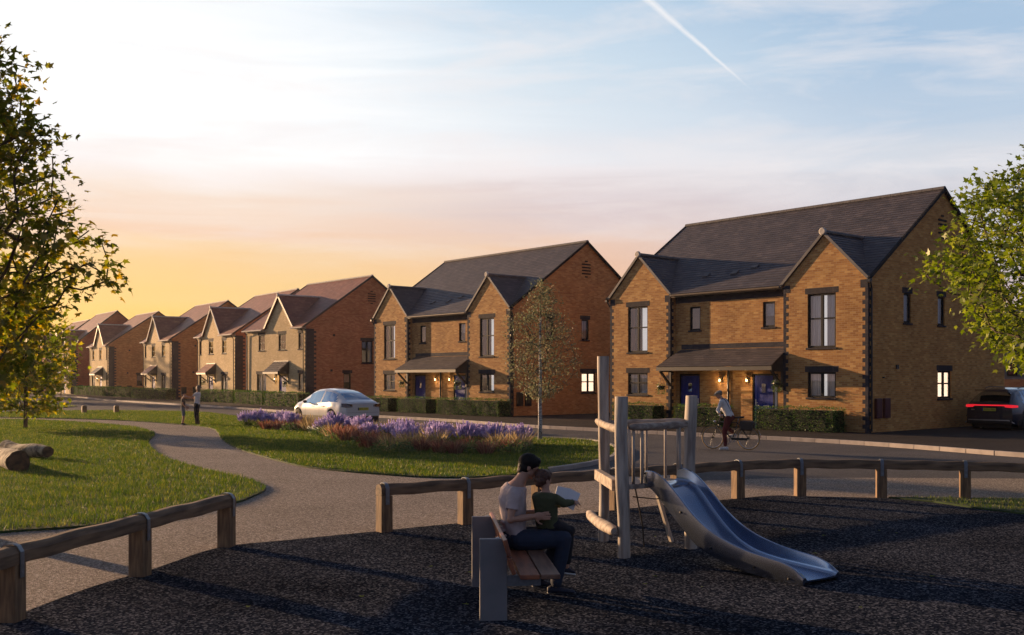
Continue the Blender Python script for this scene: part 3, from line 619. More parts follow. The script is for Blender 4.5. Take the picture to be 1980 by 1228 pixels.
    # side fittings
    for s, mt in ((.42, 'meter_black'), (1.0, 'meter_black' if sidewin != 'lit' else 'meter_red')):
        x = MB(); x.box((W+.05, s+.2, .98), (.1, .4, .72)); x.box((W+.105, s+.2, .98), (.012, .32, .62)); x.build('meter_box', 'meter_red' if side != 'brick_russet' else 'meter_black', H, bevel=.01)
    vt = MB()
    for i, ww in enumerate((.2,.66,.66,.66,.66,.2)): vt.box((W+.006, 5.48, 7.62+i*.17), (.03, ww, .07))
    vt.build('gable_vent', 'frame_dark', H)
    vt = MB(); vt.box((W+.02, 2.0, 2.5), (.06,.16,.16)); vt.build('air_vent', 'pipe_black', H); vt = MB(); vt.box((W+.02, 1.0, 2.1), (.12,.05,.05)); vt.build('overflow_pipe', 'pipe_black', H)
    # roof vents tiles
    for x in (4.7, 6.2, 7.0):
        k = MB(); y = 1.0 if x < 7 else 1.3; k.box((x, y, e+(y-ey)*pit+.04), (.3,.25,.05), R3=Matrix.Rotation(math.atan(pit), 3, 'X')); k.build('vent_tile', 'ridge', ro)
    return H
def detached(A, d, label, group, front='brick_buff', side='brick_red', mirror=False, W=9.3, RZ=9.5, two=False, roofm='tile_plum'):
    D, E = 10.7, 5.68; RY = D/2
    (lx, ly), rz = place(A, *d, W)
    H = empty('brick_house', (lx, ly, 0), rz, label, 'house', group)
    mx = (lambda a, b: (W-b, W-a)) if not mirror else (lambda a, b: (a, b))
    xd, nin = (1,0), (0,1)
    ups = [mx(.5,1.1), mx(2.95,4.05), mx(6.2,7.2)]; dr = mx(2.9,4.0); big = mx(6.0,7.5); sm_ = mx(.5,1.1)
    holes = [(*u, 4.05+.05, 5.22) for u in ups]+[(*dr, .11, 2.25), (*big, .16, 2.35), (*sm_, 1.25, 2.4)]
    gc = (W-3.85) if not mirror else 3.85; gh = 2.1; gz = 8.05
    fm = MB(); wall(fm, (0,0), xd, W, 0, E, holes, nin, 0)
    gabs = [(gc, gh, gz)] if not two else [(W*.27, 1.5, 7.9), (W*.66, 1.5, 7.9)]
    e = E+.03; ey = -.28; pit = (RZ-e)/(RY-ey)
    for c_, h_, z_ in gabs: fm.face([(c_-h_,-.001,E-.3), (c_+h_,-.001,E-.3), (c_,-.001,z_-.08)], 0, [(c_-h_,E-.3), (c_+h_,E-.3), (c_,z_-.08)]) if False else fm.face([(c_-h_,0,E), (c_+h_,0,E), (c_,0,z_-.08)], 0, [(c_-h_,E), (c_+h_,E), (c_,z_-.08)])
    fm.build('front_wall', front, H)
    s_ = MB(); sw = [(4.5,5.45,3.15,4.75), (3.0,3.6,1.25,2.4)]
    wall(s_, (W,0), (0,1), D, 0, E+.02, sw, (-1,0), 0, tri=[(0,D,E+.02,RZ-.06)]); wall(s_, (0,D), (0,-1), D, 0, E+.02, [], (1,0), 0, tri=[(0,D,E+.02,RZ-.06)])
    wall(s_, (W,D), (-1,0), W, 0, E, [], (0,-1), 0); s_.build('side_wall', side, H)
    q = MB(); quoins(q, W, 0, (-1,0), (0,1), .1, E-.1, on_side=False); quoins(q, W, 0, (-1,0), (0,1), .1, E-.1, on_front=False, wl=.8, ws=.62, proud=.007); q.build('quoin_bricks', 'brick_blue', H)
    q = MB(); quoins(q, 0, 0, (1,0), (0,1), .1, E-.1); q.build('quoin_bricks', 'brick_blue', H)
    rf = MB(); ov = .1
    e2 = e-.08+(.02-ey)*(RZ-e+.08)/(RY-ey)
    slope(rf, (-ov,.02,e2), (W+ov,.02,e2), (-ov,RY,RZ), (W+ov,RY,RZ), 30, step=.018); slope(rf, (W+ov,D+.25,e-.08), (-ov,D+.25,e-.08), (W+ov,RY,RZ), (-ov,RY,RZ), 20)
    cuts = [-ov]+[v_ for c_, h_, z_ in gabs for v_ in (c_-h_, c_+h_)]+[W+ov]
    for k_ in range(0, len(cuts), 2): slope(rf, (cuts[k_],ey,e-.08), (cuts[k_+1],ey,e-.08), (cuts[k_],.02,e2), (cuts[k_+1],.02,e2), 2, step=.018); rf.face([(cuts[k_],ey,e-.12), (cuts[k_+1],ey,e-.12), (cuts[k_+1],.02,e2-.04), (cuts[k_],.02,e2-.04)])
    rf.face([(-ov,.02,e2-.04), (W+ov,.02,e2-.04), (W+ov,RY,RZ-.05), (-ov,RY,RZ-.05)]); rf.face([(-ov,D+.25,e-.12), (W+ov,D+.25,e-.12), (W+ov,RY,RZ-.05), (-ov,RY,RZ-.05)])
    ro = rf.build('roof', roofm, H); rg = MB(); ridge(rg, (-ov-.02,RY,RZ+.02), (W+ov+.02,RY,RZ+.02)); rg.build('ridge_tiles', ['ridge_light', 'ridge_light'], ro)
    for c_, h_, z_ in gabs:
        gl = MB(); rg = MB(); bb = MB(); yb = ey+(z_-e+.08)/pit+.1; yf = -.16; ge = E-.02
        slope(gl, (c_-h_-.12,yf,ge), (c_-h_-.12,.0,ge), (c_,yf,z_), (c_,yb,z_), 18, step=.018); slope(gl, (c_+h_+.12,.0,ge), (c_+h_+.12,yf,ge), (c_,yb,z_), (c_,yf,z_), 18, step=.018)
        gl.face([(c_-h_-.12,yf,ge-.04), (c_-h_-.12,.0,ge-.04), (c_,yb,z_-.05), (c_,yf,z_-.05)]); gl.face([(c_+h_+.12,yf,ge-.04), (c_+h_+.12,.0,ge-.04), (c_,yb,z_-.05), (c_,yf,z_-.05)])
        ridge(rg, (c_,yf-.02,z_+.02), (c_,yb,z_+.02)); endcap(rg, (c_,yf-.02,z_+.02), (0,-1,0), .14)
        for xe in (c_-h_-.14, c_+h_+.14): bb.bar((xe,yf-.01,ge-.03), (c_,yf-.01,z_-.03), .05, .16)
        gr = gl.build('gable_roof', roofm, H); rg.build('ridge_tiles', ['ridge_light', 'ridge_light'], gr); bb.build('bargeboard', 'ridge_light' if mirror else 'fascia', gr)
    for xx in (-ov-.01, W+ov+.01): v = MB(); v.bar((xx,ey-.02,e-.1), (xx,RY,RZ-.03), .07, .13); v.bar((xx,D+.26,e-.1), (xx,RY,RZ-.03), .07, .13); v.build('verge_trim', 'fascia', ro)
    g1, g2 = (gabs[0][0]-gabs[0][1]-.15, gabs[0][0]+gabs[0][1]+.15)
    for a, b in ((0,g1), (g2,W)):
        if b-a < .2 or two: continue
        k = MB(); k.tube([(a-.08,ey-.03,e-.13), (b,ey-.03,e-.13)], .055, 8); k.box(((a+b)/2,ey/2,e-.15), (b-a,.3,.03)); k.box(((a+b)/2,-.02,E-.13), (b-a,.04,.16)); k.build('gutter', 'ridge_light', ro)
    for x in (.35, W-.28):
        k = MB(); k.tube([(x,ey-.02,e-.16), (x,-.08,E-.45), (x,-.06,.15)], .036, 8); k.build('downpipe', 'pipe_black', H)
    for i, u in enumerate(ups): window(H, (0,0), xd, nin, *u, 4.1, 5.22, 'mid' if i else 'single', ('room', 'red', 'red')[i], glass='glass')
    window(H, (0,0), xd, nin, *big, .16, 2.35, 'double', 'full'); window(H, (0,0), xd, nin, *sm_, 1.25, 2.4, 'single', 'full')
    window(H, (W,0), (0,1), (-1,0), *sw[0], 'double', 'room'); window(H, (W,0), (0,1), (-1,0), *sw[1], 'single', 'blind')
    door(H, (0,0), xd, nin, *dr, 2.25)
    c0, c1 = mx(2.45,4.7); cp = MB(); slope(cp, (c0,-.92,2.5), (c1,-.92,2.5), (c0,-.01,3.25), (c1,-.01,3.25), 5, step=.025); ca = cp.build('porch_canopy', roofm if mirror else 'tile_slate', H)
    f = MB(); f.box(((c0+c1)/2,-.9,2.43), (c1-c0+.06,.04,.14)); f.box(((c0+c1)/2,-.45,2.38), (c1-c0,.9,.025)); f.box(((c0+c1)/2,-.03,3.28), (c1-c0,.06,.07))
    for xx in (c0-.01, c1+.01): f.poly([(xx,-.9,2.38), (xx,0,2.38), (xx,0,3.24), (xx,-.9,2.5)], [(0,1,2,3)])
    f.build('fascia', 'fascia', ca)
    for x in (c0+.1, c1-.1):
        b = MB(); b.bar((x,-.8,2.36), (x,-.03,1.8), .08, .08); b.bar((x,-.03,2.4), (x,-.03,1.65), .07, .06); b.build('bracket', 'fascia', ca)
    lx_ = sum(mx(4.25,4.35))/2; lamp(H, lx_, -.09, 1.98)
    for s in (.9, 2.0):
        x = MB(); x.box((W+.04, s+.2, .9), (.08, .5, .6)); x.build('meter_box', 'meter_black', H, bevel=.01)
    vt = MB()
    for i, ww in enumerate((.2,.66,.66,.66,.66,.2)): vt.box((W+.006, RY, 7.5+i*.17), (.03, ww, .07))
    vt.build('gable_vent', 'frame_dark', H)
    for s, z in ((2.2,5.1), (2.0,2.6)): vt = MB(); vt.box((W+.02, s, z), (.05,.16,.16)); vt.build('air_vent', 'pipe_black', H)
    return H
dA = (-.6476, .762); dB = (-.583, .8122)
GS = 'pairs of semi detached brick houses with twin gables'; GD = 'detached houses with one front gable along the street'
def wl(A, d, t, v): n = (d[1], -d[0]); return (A[0]+t*d[0]-v*n[0], A[1]+t*d[1]-v*n[1])
A1, A2, A3, A4, A5, A6, A7, A8 = (12.8,36.5), (-.1,52.2), (-14.3,70.5), (-22.33,82), (-31.76,94.8), (-44.1,111), (-53,122), (-62.3,136)
semi(A1, dA, 'largest amber brick house pair with slate roof, directly behind the cyclist', GS)
semi(A2, dA, 'amber brick house pair with slate roof standing behind the silvery birch tree and white car', GS, sidewin='lit', side='brick_russet', lefts=('half','half'), front='brick_amber')
detached(A3, dA, 'buff fronted house with plum tiled roof and dark porch, just left of the white car', GD)
detached(A4, dB, 'buff fronted house with plum roof behind the woman, second from the car', GD, mirror=True)
detached(A5, dB, 'buff fronted house with brown brick side, left of the boy in the cap', GD, mirror=True, side='brick_amber_side')
detached(A6, dB, 'small distant buff fronted house with brown side wall and low hedge before it', GD, side='brick_amber_side', W=8.6)
detached(A7, dB, 'distant red brick house with twin gable roofs seen past the leafy tree', GD, side='brick_scarlet', two=True, RZ=10.3, front='brick_buff', W=10)
detached(A8, dB, 'farthest red brick house, mostly hidden by the tree at the left end of the row', GD, side='brick_scarlet', front='brick_scarlet', RZ=10.0)
# grey rendered house beyond the dark car
def greyhouse():
    H = empty('rendered_house', (27.2,56.5,0), R(-40), 'grey rendered building with small window beyond the dark parked car', 'house')
    b = MB(); b.box((5,3,2.6), (10,6,5.2)); b.build('wall', 'render_grey', H)
    b = MB(); b.box((5,-.06,1.0), (10.2,.1,2.0)); b.build('plinth', 'brick_red', H)
    b = MB(); slope(b, (-.2,-.3,5.1), (10.2,-.3,5.1), (-.2,3,6.2), (10.2,3,6.2), 6); slope(b, (10.2,6.3,5.1), (-.2,6.3,5.1), (10.2,3,6.2), (-.2,3,6.2), 6); b.build('roof', 'tile_slate', H)
    w_ = MB(); w_.box((.6,-.03,2.55), (.5,.08,.7)); f = w_.build('window', 'frame_dark', H)
    p = MB(); p.box((.6,-.075,2.55), (.36,.01,.56)); p.build('pane', 'curtain_red', f)
greyhouse()
# ---------------------------------------------------------------- vegetation
MAPLE = [(0,0), (.33,-.06), (.26,.17), (.56,.40), (.24,.45), (0,1), (-.24,.45), (-.56,.40), (-.26,.17), (-.33,-.06)]
OVAL = [(0,0), (.27,.45), (0,1), (-.27,.45)]
def leaves(name, C, out, size, mat, parent, shape=MAPLE, per=9, spread=.3, droop=.35, seed=1, flat=.5):
    r = np.random.default_rng(seed); n = len(C)*per; k = len(shape)
    c = np.repeat(C, per, 0)+r.normal(0, spread*.5, (n, 3))*np.array([1,1,.6]); o = np.repeat(out, per, 0)
    a = o+r.normal(0, .75, (n, 3)); a[:,2] -= droop; a /= np.linalg.norm(a, axis=1)[:,None]+1e-9
    nr = r.normal(0, flat, (n, 3)); nr[:,2] += 1; b = np.cross(nr, a); b /= np.linalg.norm(b, axis=1)[:,None]+1e-9
    s = size*r.uniform(.55, 1.25, n)[:,None]
    nn = np.cross(a, b)
    sh = np.array(shape); V = c[:,None,:]+(b*s)[:,None,:]*sh[None,:,0,None]+(a*s)[:,None,:]*sh[None,:,1,None]-(nn*s)[:,None,:]*(np.abs(sh[:,0])[None,:,None]*.35+sh[:,1][None,:,None]**2*.18)
    return npmesh(name, V.reshape(-1, 3), np.arange(n*k).reshape(-1, k), mat, parent, rnd=r.uniform(-.4, 1, n))
def skeleton(base, trunk, C, rmax, mat, parent, name='trunk', twig=.006, up=.35, sides=6):
    """grow a branch to every leaf clump from the nearest lower piece of wood"""
    nodes = [Vector(p) for p in trunk]; par = [max(0, i-1) for i in range(len(nodes))]; par[0] = -1; nt_ = len(nodes)
    arr = np.array([tuple(p) for p in nodes]); order = np.argsort(np.linalg.norm(C[:,:2]-arr[-1][:2], axis=1)+np.abs(C[:,2]-arr[len(arr)//2][2])*.3)
    tips = []
    for i in order:
        c = C[i]; d = np.linalg.norm(arr-c, axis=1); dz = c[2]-arr[:,2]; cost = d+np.where(dz < .15*d, (.15*d-dz)*1.5, 0)
        cost[:1] += 5
        j = int(np.argmin(cost)); p = nodes[j]; q = Vector(c); L = (q-p).length; m = max(1, int(L/.35)); prev = j
        for k in range(1, m+1):
            u = k/m; x = p.lerp(q, u)+Vector((0,0,-up*L*.35*math.sin(u*math.pi)))+Vector(rng.normal(0, .03*min(1, L), 3).tolist())*(1 if k < m else 0)
            nodes.append(x); par.append(prev); prev = len(nodes)-1
        arr = np.array([tuple(p) for p in nodes]); tips.append(prev)
    wgt = np.zeros(len(nodes)); 
    for tpp in tips: wgt[tpp] += 1
    for i in range(len(nodes)-1, 0, -1):
        if par[i] >= 0: wgt[par[i]] += wgt[i]
    wgt = np.maximum(wgt, 1); rad = twig+(rmax-twig)*(wgt/wgt.max())**.52
    P = arr; V = []; Fc = []; ns = sides
    for i in range(1, len(nodes)):
        p0, p1 = Vector(P[par[i]]), Vector(P[i]); r1 = rad[i]; r0 = min(rad[par[i]], r1*1.35) if i >= nt_ else rad[par[i]]; d = p1-p0
        if d.length < 1e-5: continue
        u = d.orthogonal().normalized(); w_ = d.normalized().cross(u); b = len(V)
        for (p, r_) in ((p0, r0), (p1, r1)):
            for k in range(ns):
                a = 2*math.pi*k/ns; V.append(p+(u*math.cos(a)+w_*math.sin(a))*r_)
        Fc += [(b+k, b+(k+1)%ns, b+ns+(k+1)%ns, b+ns+k) for k in range(ns)]
    return npmesh(name, np.array([tuple(v) for v in V]), np.array(Fc), mat, parent, smooth=True)
def crown_pts(n, rad, z0, z1, seed, squash=1.0, core=.45, zz=None, gap=.0):
    """clump centres inside a crown whose radius at height z is rad(z); clumpy, denser towards the outside"""
    r = np.random.default_rng(seed); out = []; lob = r.uniform(0, 6.28, 6)
    while len(out) < n:
        z = r.uniform(z0, z1); a = r.uniform(0, 2*math.pi); u = r.uniform(core, 1)**.6
        lobe = .93+.08*math.sin(3*a+lob[0]+z*1.3)+.07*math.sin(5*a+lob[1]-z*2.1)+.06*math.sin(z*4+lob[2]+2*a)
        R_ = rad(z)*lobe; 
        if R_ <= .02 or r.uniform() > min(1, R_/max(.1, rad.mx))+.15: continue
        p = (R_*u*math.cos(a), R_*u*math.sin(a)*squash, z)
        if gap and math.sin(p[0]*3.1+lob[3])*math.sin(p[1]*3.3+lob[4])*math.sin(z*3.7+lob[5]) > .5-gap: continue
        out.append(p)
    return np.array(out)
class Rad:
    def __init__(s, tab): s.z = [a for a, b in tab]; s.r = [b for a, b in tab]; s.mx = max(s.r)
    def __call__(s, z): return float(np.interp(z, s.z, s.r))
def tree(name, loc, trunk, C, rmax, size, leaf, bark, label, cat='tree', group=None, shape=MAPLE, per=9, spread=.3, droop=.35, seed=1, flat=.5, up=.35, twig=.006):
    T = empty(name, (*loc, 0), 0, label, cat, group)
    t0 = np.array(trunk); cc = C-np.array([0,0,C[:,2].mean()]); o = C-np.array([t0[-1][0]*.5, t0[-1][1]*.5, C[:,2].mean()-.8]); o /= np.linalg.norm(o, axis=1)[:,None]
    skeleton(None, trunk, C, rmax, bark, T, 'trunk', twig=twig, up=up)
    leaves('crown', C, o, size, leaf, T, shape, per, spread, droop, seed, flat); return T
# big maple at the left edge
mr = Rad([(2.0,1.9), (2.35,2.2), (2.7,2.35), (3.1,2.45), (3.5,2.8), (3.8,3.0), (4.2,3.1), (4.6,2.85), (5.2,2.5), (5.8,2.3), (6.3,2.1), (6.8,1.95), (7.2,1.75), (7.7,1.2), (8.2,.3)])
C = crown_pts(980, mr, 2.0, 8.15, 3, core=.3, gap=.2)
tree('maple_tree', (-9.2,15.0), [(0,0,0), (.05,.02,1.0), (.0,.05,2.0), (.1,0,3), (.15,-.1,4.2), (.1,0,5.4), (.15,.05,7.0)], C, .15, .125, 'maple_leaf', 'bark', 'tall dark leaved maple reaching into the photo at the upper left edge', 'tree', per=22, spread=.30, droop=.2, seed=5, flat=.5)
# low young maple with light green leaves
yr = Rad([(.7,1.0), (1.2,1.7), (2.2,1.9), (3.2,1.9), (4.2,1.6), (5.0,1.0), (5.5,.3)])
C = crown_pts(300, yr, .7, 5.4, 11, core=.1, gap=.2)
tree('young_maple', (g(49,831)[0], g(49,831)[1]), [(0,0,0), (.03,0,.8), (0,.03,1.6), (.05,0,2.6), (0,0,3.8), (0,0,4.9)], C, .085, .22, 'young_leaf', 'bark', 'small young maple with bright green backlit leaves growing on the lawn', 'tree', per=13, spread=.46, droop=.2, seed=6)
# right hand maple
rr = Rad([(2.15,.8), (2.5,1.8), (3.0,2.8), (3.6,3.3), (4.2,3.5), (4.8,3.3), (5.4,2.9), (6.0,2.5), (6.5,1.9), (6.9,1.2), (7.3,.3)])
C = crown_pts(1000, rr, 2.15, 7.5, 21, core=.35, gap=.2)
tree('maple_tree', (11.85,20.2), [(0,0,0), (.0,.02,1.0), (-.05,.05,2.0), (0,0,3), (-.1,-.1,4.2), (0,0,5.4), (0,0,6.4)], C, .13, .125, 'maple_leaf_bright', 'bark', 'bright green maple whose crown overlaps the right end of the largest house', 'tree', per=21, spread=.38, droop=.3, seed=8)
# birch in front of the second house
br = Rad([(1.45,.35), (1.8,.8), (2.3,1.18), (2.9,1.33), (3.5,1.22), (4.1,.95), (4.6,.7), (5.0,.45), (5.35,.1)])
C = crown_pts(500, br, 1.45, 5.3, 31, core=.1, gap=.18)
tree('birch_tree', g(1044,853.5), [(0,0,0), (.01,0,.7), (.0,.01,1.4), (.02,0,2.2), (.0,0,3.1), (.02,0,4.1), (0,0,5.0)], C, .045, .07, 'birch_leaf', 'bark', 'slender silvery birch with pale trunk standing on the verge by the flower bed', 'tree', shape=OVAL, per=15, spread=.26, droop=.5, seed=9, flat=.9, up=-.3, twig=.004)
tr_ = MB(); tr_.tube([(0,0,-.02), (.01,0,.7), (.0,.01,1.4), (.02,0,2.2), (.0,0,3.1), (.02,0,4.1)], [.075,.066,.06,.05,.04,.028], 12); tr_.build('pale_bark', 'bark_birch', bpy.data.objects['birch_tree'], True)
# backdrop trees at the far left, each its own
for i, (px, Y, h, r0) in enumerate([(70,150,6.5,3.4), (28,150,9,4.5), (-20,120,9.5,4.5), (92,165,6.5,3.2), (52,105,5.8,2.6), (8,90,6.0,2.8)]):
    q = Rad([(.6,r0*.6), (h*.35,r0), (h*.7,r0*.8), (h,r0*.2)]); C = crown_pts(110, q, .8, h, 40+i, core=.1)
    tree('distant_tree', ((px-990)/F*Y, Y), [(0,0,0), (0,0,h*.3), (0,0,h*.8)], C, .16, .42, 'far_leaf', 'bark', ['golden lit broad tree left of the farthest house', 'tall golden tree filling the gap behind the young maple', 'large far tree at the left border beyond the road', 'small tree touching the farthest red house', 'slim tree between the young maple and the far houses', 'low bushy tree at the far left by the road bend'][i], 'tree', 'distant trees at the left end', shape=OVAL, per=16, spread=1.0, seed=50+i, twig=.02)
C = crown_pts(60, Rad([(1.4,.6), (2.6,1.1), (3.8,.8), (4.6,.2)]), 1.4, 4.5, 77, core=.1)
tree('thin_young_tree', g(118,768), [(0,0,0), (0,0,1.4), (0,0,4.2)], C, .06, .14, 'far_leaf', 'bark', 'thin sparse young tree in front of the twin gabled red house', 'tree', shape=OVAL, per=7, spread=.5, seed=60)
# hedges
def hedge(P0, P1, depth, h, label, group='low clipped hedges in front of the houses', dens=1.0, z=.11, ls=.05):
    P0, P1 = Vector((*P0, 0)), Vector((*P1, 0)); d = P1-P0; Ln = d.length; rz = math.atan2(d.y, d.x)
    Hh = empty('clipped_hedge', (P0.x, P0.y, z), rz, label, 'hedge', group)
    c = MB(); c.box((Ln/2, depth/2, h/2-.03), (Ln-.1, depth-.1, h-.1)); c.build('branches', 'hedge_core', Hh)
    r = np.random.default_rng(int(Ln*1000)); n = int(Ln*h*900*dens+Ln*depth*600*dens); k = r.uniform(0, 1, n)
    x = r.uniform(0, Ln, n); y = r.uniform(0, depth, n); zz = r.uniform(0, h, n); q = r.integers(0, 5, n)
    zz = np.where(q == 0, h, zz); y = np.where((q == 1) | (q == 4), 0, y); x = np.where(q == 2, 0, np.where(q == 3, Ln, x))
    rr_ = (np.abs(x-np.clip(x, .08, Ln-.08))+np.abs(zz-np.clip(zz, 0, h-.07))); y = np.where((q == 1) | (q == 4), np.minimum(rr_*.5, .06), y)
    wob = .03*np.sin(x*4+zz*3)+.02*np.sin(x*9+y*7); Cc = np.c_[x, y+np.where((q == 1) | (q == 4), wob, 0), zz+np.where(q == 0, wob, 0)]+r.normal(0, .018, (n, 3))
    O = np.c_[(x/Ln-.5)*.6, (y/depth-.5)*1.4-.2, zz/h-.2]; leaves('foliage', Cc, O, ls, 'hedge_leaf', Hh, OVAL, 1, .02, 0, 4, .9)
H1 = [(.76,4.15,'hedge below the right bay of the largest house'), (5.8,8.2,'hedge between the two blue doors, just behind the cyclist'), (9.35,11.7,'hedge below the left bay of the largest house, partly behind the play tower')]
H2 = [(-.3,5.0,'long hedge behind the flower bed, just left of the birch trunk'), (6,8.8,'hedge in front of the left blue door of the second house'), (9.8,12.2,'short hedge just right of the white car')]
for A, Hs in ((A1, H1), (A2, H2)):
    for a, b, lb in Hs: hedge(wl(A, dA, b, 1.05), wl(A, dA, a, 1.05), .85, .86, lb)
def hpx(a, b, Ya, Yb, lb, h=.8, dens=.5): hedge(((a-990)/F*Ya, Ya), ((b-990)/F*Yb, Yb), .9, h, lb, dens=dens, ls=.08)
hpx(509,576,72,67.5,'hedge under the porch of the house beside the white car', .95); hpx(452,506,78,73.5,'hedge left of the gap, near the first plum roofed house', .95); hpx(387,449,84,79,'hedge behind the woman in the white top', .95)
hpx(254,321,97,91,'hedge left of the boy in the cap', .95); hpx(200,250,108,101,'low hedge in front of the small distant house', .95); hpx(143,198,118,110,'farthest hedge beside the twin gabled red house', .95)
# hanging baskets on the porches
def basket(x, y, z, label, s=1.0):
    B = empty('hanging_basket', (x, y, z), 0, label, 'hanging basket', 'hanging baskets by the front doors')
    b = MB(); b.lathe([(0,-.16*s), (.08*s,-.14*s), (.14*s,-.06*s), (.16*s,0), (0,0)], 12); b.build('basket', 'pipe_black', B, True)
    c = MB()
    for k in range(3):
        a = k*2.1; c.bar((.15*s*math.cos(a), .15*s*math.sin(a), 0), (0,0,.38*s), .008, .008)
    c.build('chain', 'pipe_black', B)
    r = np.random.default_rng(3); n = 260; th = r.uniform(0, 6.28, n); rr_ = .17*s*r.uniform(.5, 1.1, n); zz = r.uniform(-.30, .10, n)*s
    Cc = np.c_[rr_*np.cos(th), rr_*np.sin(th), zz]; leaves('foliage', Cc, np.c_[np.cos(th), np.sin(th), zz*0-.3], .06, 'sage_leaf', B, OVAL, 1, .03, .3, 4, .9)
for (A, t, v, z, lb, s) in ((A1,9.35,.5,1.75,'trailing green basket left of the left blue door of the largest house',1.15), (A1,3.62,.35,1.9,'dark green basket at the right end of the largest porch',1.1), (A2,9.2,.45,1.85,'basket at the left end of the second house porch',1), (A2,3.8,.5,1.85,'bushy basket at the right end of the second house porch',1.25), (A3,2.6,.25,1.75,'basket right of the blue door beside the white car',1)):
    p = wl(A, dA, t, v); basket(p[0], p[1], z, lb, s)
p = wl(A4, dB, 9.3-2.55, .3); basket(p[0], p[1], 1.8, 'basket on the porch of the house behind the woman', 1)
# flower bed clumps
def clump(kind, px, py, w, h, n, label, group, seed):
    x0, y0 = g(px, py); r = np.random.default_rng(seed); T = empty({'lav': 'lavender_clump', 'red': 'red_grass_clump', 'tan': 'tan_grass_clump', 'sage': 'leafy_plant', 'white': 'white_flower'}[kind], (x0, y0, .045), 0, label, {'lav': 'lavender', 'red': 'ornamental grass', 'tan': 'ornamental grass', 'sage': 'plant', 'white': 'flower'}[kind], group)
    a = r.uniform(0, 6.28, n); u = np.sqrt(r.uniform(0, 1, n)); bx = np.cos(a)*u*w*.22; by = np.sin(a)*u*w*.22; out = np.c_[np.cos(a), np.sin(a)]*(u*w*.42*r.uniform(.7,1.2,n))[:,None]
    hh = h*r.uniform(.5 if kind == 'tan' else .66, 1.16, n)*(1-.28*u**2); tip = np.c_[bx+out[:,0], by+out[:,1], hh]; base = np.c_[bx, by, np.zeros(n)]
    th = r.uniform(0, 3.14, n); sd = np.c_[np.cos(th), np.sin(th), np.zeros(n)]
    if kind in ('lav', 'white'):
        mid = base+(tip-base)*(.62 if kind == 'lav' else .9)
        V = np.concatenate([base[:,None]-sd[:,None]*.008, base[:,None]+sd[:,None]*.008, mid[:,None]+sd[:,None]*.005, mid[:,None]-sd[:,None]*.005], 1); npmesh('stems', V.reshape(-1, 3), np.arange(4*n).reshape(-1, 4), 'sage_leaf', T, rnd=r.uniform(0, 1, n))
        q = []
        for k, (f, wd) in enumerate(((0,.013), (.25,.022), (.5,.021), (.75,.015))):     # whorls of florets
            for s_ in (0, 1.57):
                s2 = np.c_[np.cos(th+s_+k), np.sin(th+s_+k), np.zeros(n)]*wd*(1.2 if kind == 'lav' else 1.8); p0 = mid+(tip-mid)*f; p1 = mid+(tip-mid)*(f+.3)
                q.append(np.stack([p0-s2*.6, p0+s2*.6, p1+s2, p1-s2], 1))
        V = np.concatenate(q, 0); npmesh('flowers', V.reshape(-1, 3), np.arange(len(V)*4).reshape(-1, 4), 'lavender' if kind == 'lav' else 'white_petal', T, rnd=r.uniform(-.3, 1, len(V)))
        m = int(n*1.2); a = r.uniform(0, 6.28, m); u = np.sqrt(r.uniform(0, 1, m))*w*.5; Cc = np.c_[np.cos(a)*u, np.sin(a)*u, r.uniform(.02, h*.5, m)]; leaves('foliage', Cc, np.c_[np.cos(a)*.4, np.sin(a)*.4, np.ones(m)], .11, 'sage_leaf', T, [(0,0), (.09,.5), (0,1), (-.09,.5)], 1, .02, 0, 4, .9)
    elif kind == 'sage':
        m = n; u = np.sqrt(r.uniform(0, 1, m))*w*.5; a = r.uniform(0, 6.28, m); Cc = np.c_[np.cos(a)*u, np.sin(a)*u, r.uniform(.02, 1, m)*h*(1-(2*u/w)**2*.6)]; leaves('foliage', Cc, np.c_[np.cos(a)*.5, np.sin(a)*.5, np.ones(m)*.6], .08, 'sage_leaf', T, OVAL, 1, .02, 0, 4, .9)
    else:
        mid = base+(tip-base)*np.array([.35,.35,.62]); s_ = sd*.009
        V = np.stack([base-s_, base+s_, mid+s_, mid-s_], 1); V2 = np.stack([mid-s_, mid+s_, tip+s_*.3, tip-s_*.3], 1); V = np.concatenate([V, V2], 0); npmesh('blades', V.reshape(-1, 3), np.arange(len(V)*4).reshape(-1, 4), 'red_grass' if kind == 'red' else 'tan_grass', T, rnd=np.tile(r.uniform(-.3, 1, n), 2))
lavs = [(478,826),(500,825),(522,826),(545,827),(562,829),(627,838),(645,836),(664,836),(684,838),(700,843),(712,852),(760,853),(780,851),(797,850),(785,866),(838,852),(858,854),(900,864),(918,860),(938,859),(958,866),(996,868),(1004,862),(848,864)]
for i, (x, y) in enumerate(lavs):
    grp = 'left' if x < 600 else 'middle' if x < 820 else 'right'
    clump('lav', x, y, .72, .60+.08*math.sin(i*2.3), 130, {'left': 'purple lavender clump in the far left drift of the flower bed', 'middle': 'purple lavender clump in the middle drift below the white car', 'right': 'purple lavender clump in the right drift near the birch trunk'}[grp], 'lavender clumps in the '+grp+' drift', 100+i)
reds = [(515,833),(540,834),(575,832),(652,852),(668,856),(684,853),(704,868),(720,870),(738,872),(815,876),(850,879),(880,881),(940,882),(985,879),(905,874)]
for i, (x, y) in enumerate(reds): clump('red', x, y, .75, .40 if x < 600 or x > 800 else .52, 170, 'red ornamental grass tuft on the '+('left end' if x < 600 else 'middle' if x < 800 else 'right front')+' of the flower bed', 'red grasses in the '+('left' if x < 600 else 'middle' if x < 800 else 'right')+' of the bed', 200+i)
tans = [(560,826),(583,827),(600,830),(615,834),(640,848),(725,846),(752,843),(775,842),(805,848),(815,856),(800,868),(828,862),(752,876),(790,874),(850,868),(870,849),(900,852),(960,874),(985,872),(1005,874),(1012,868),(825,870),(596,836)]
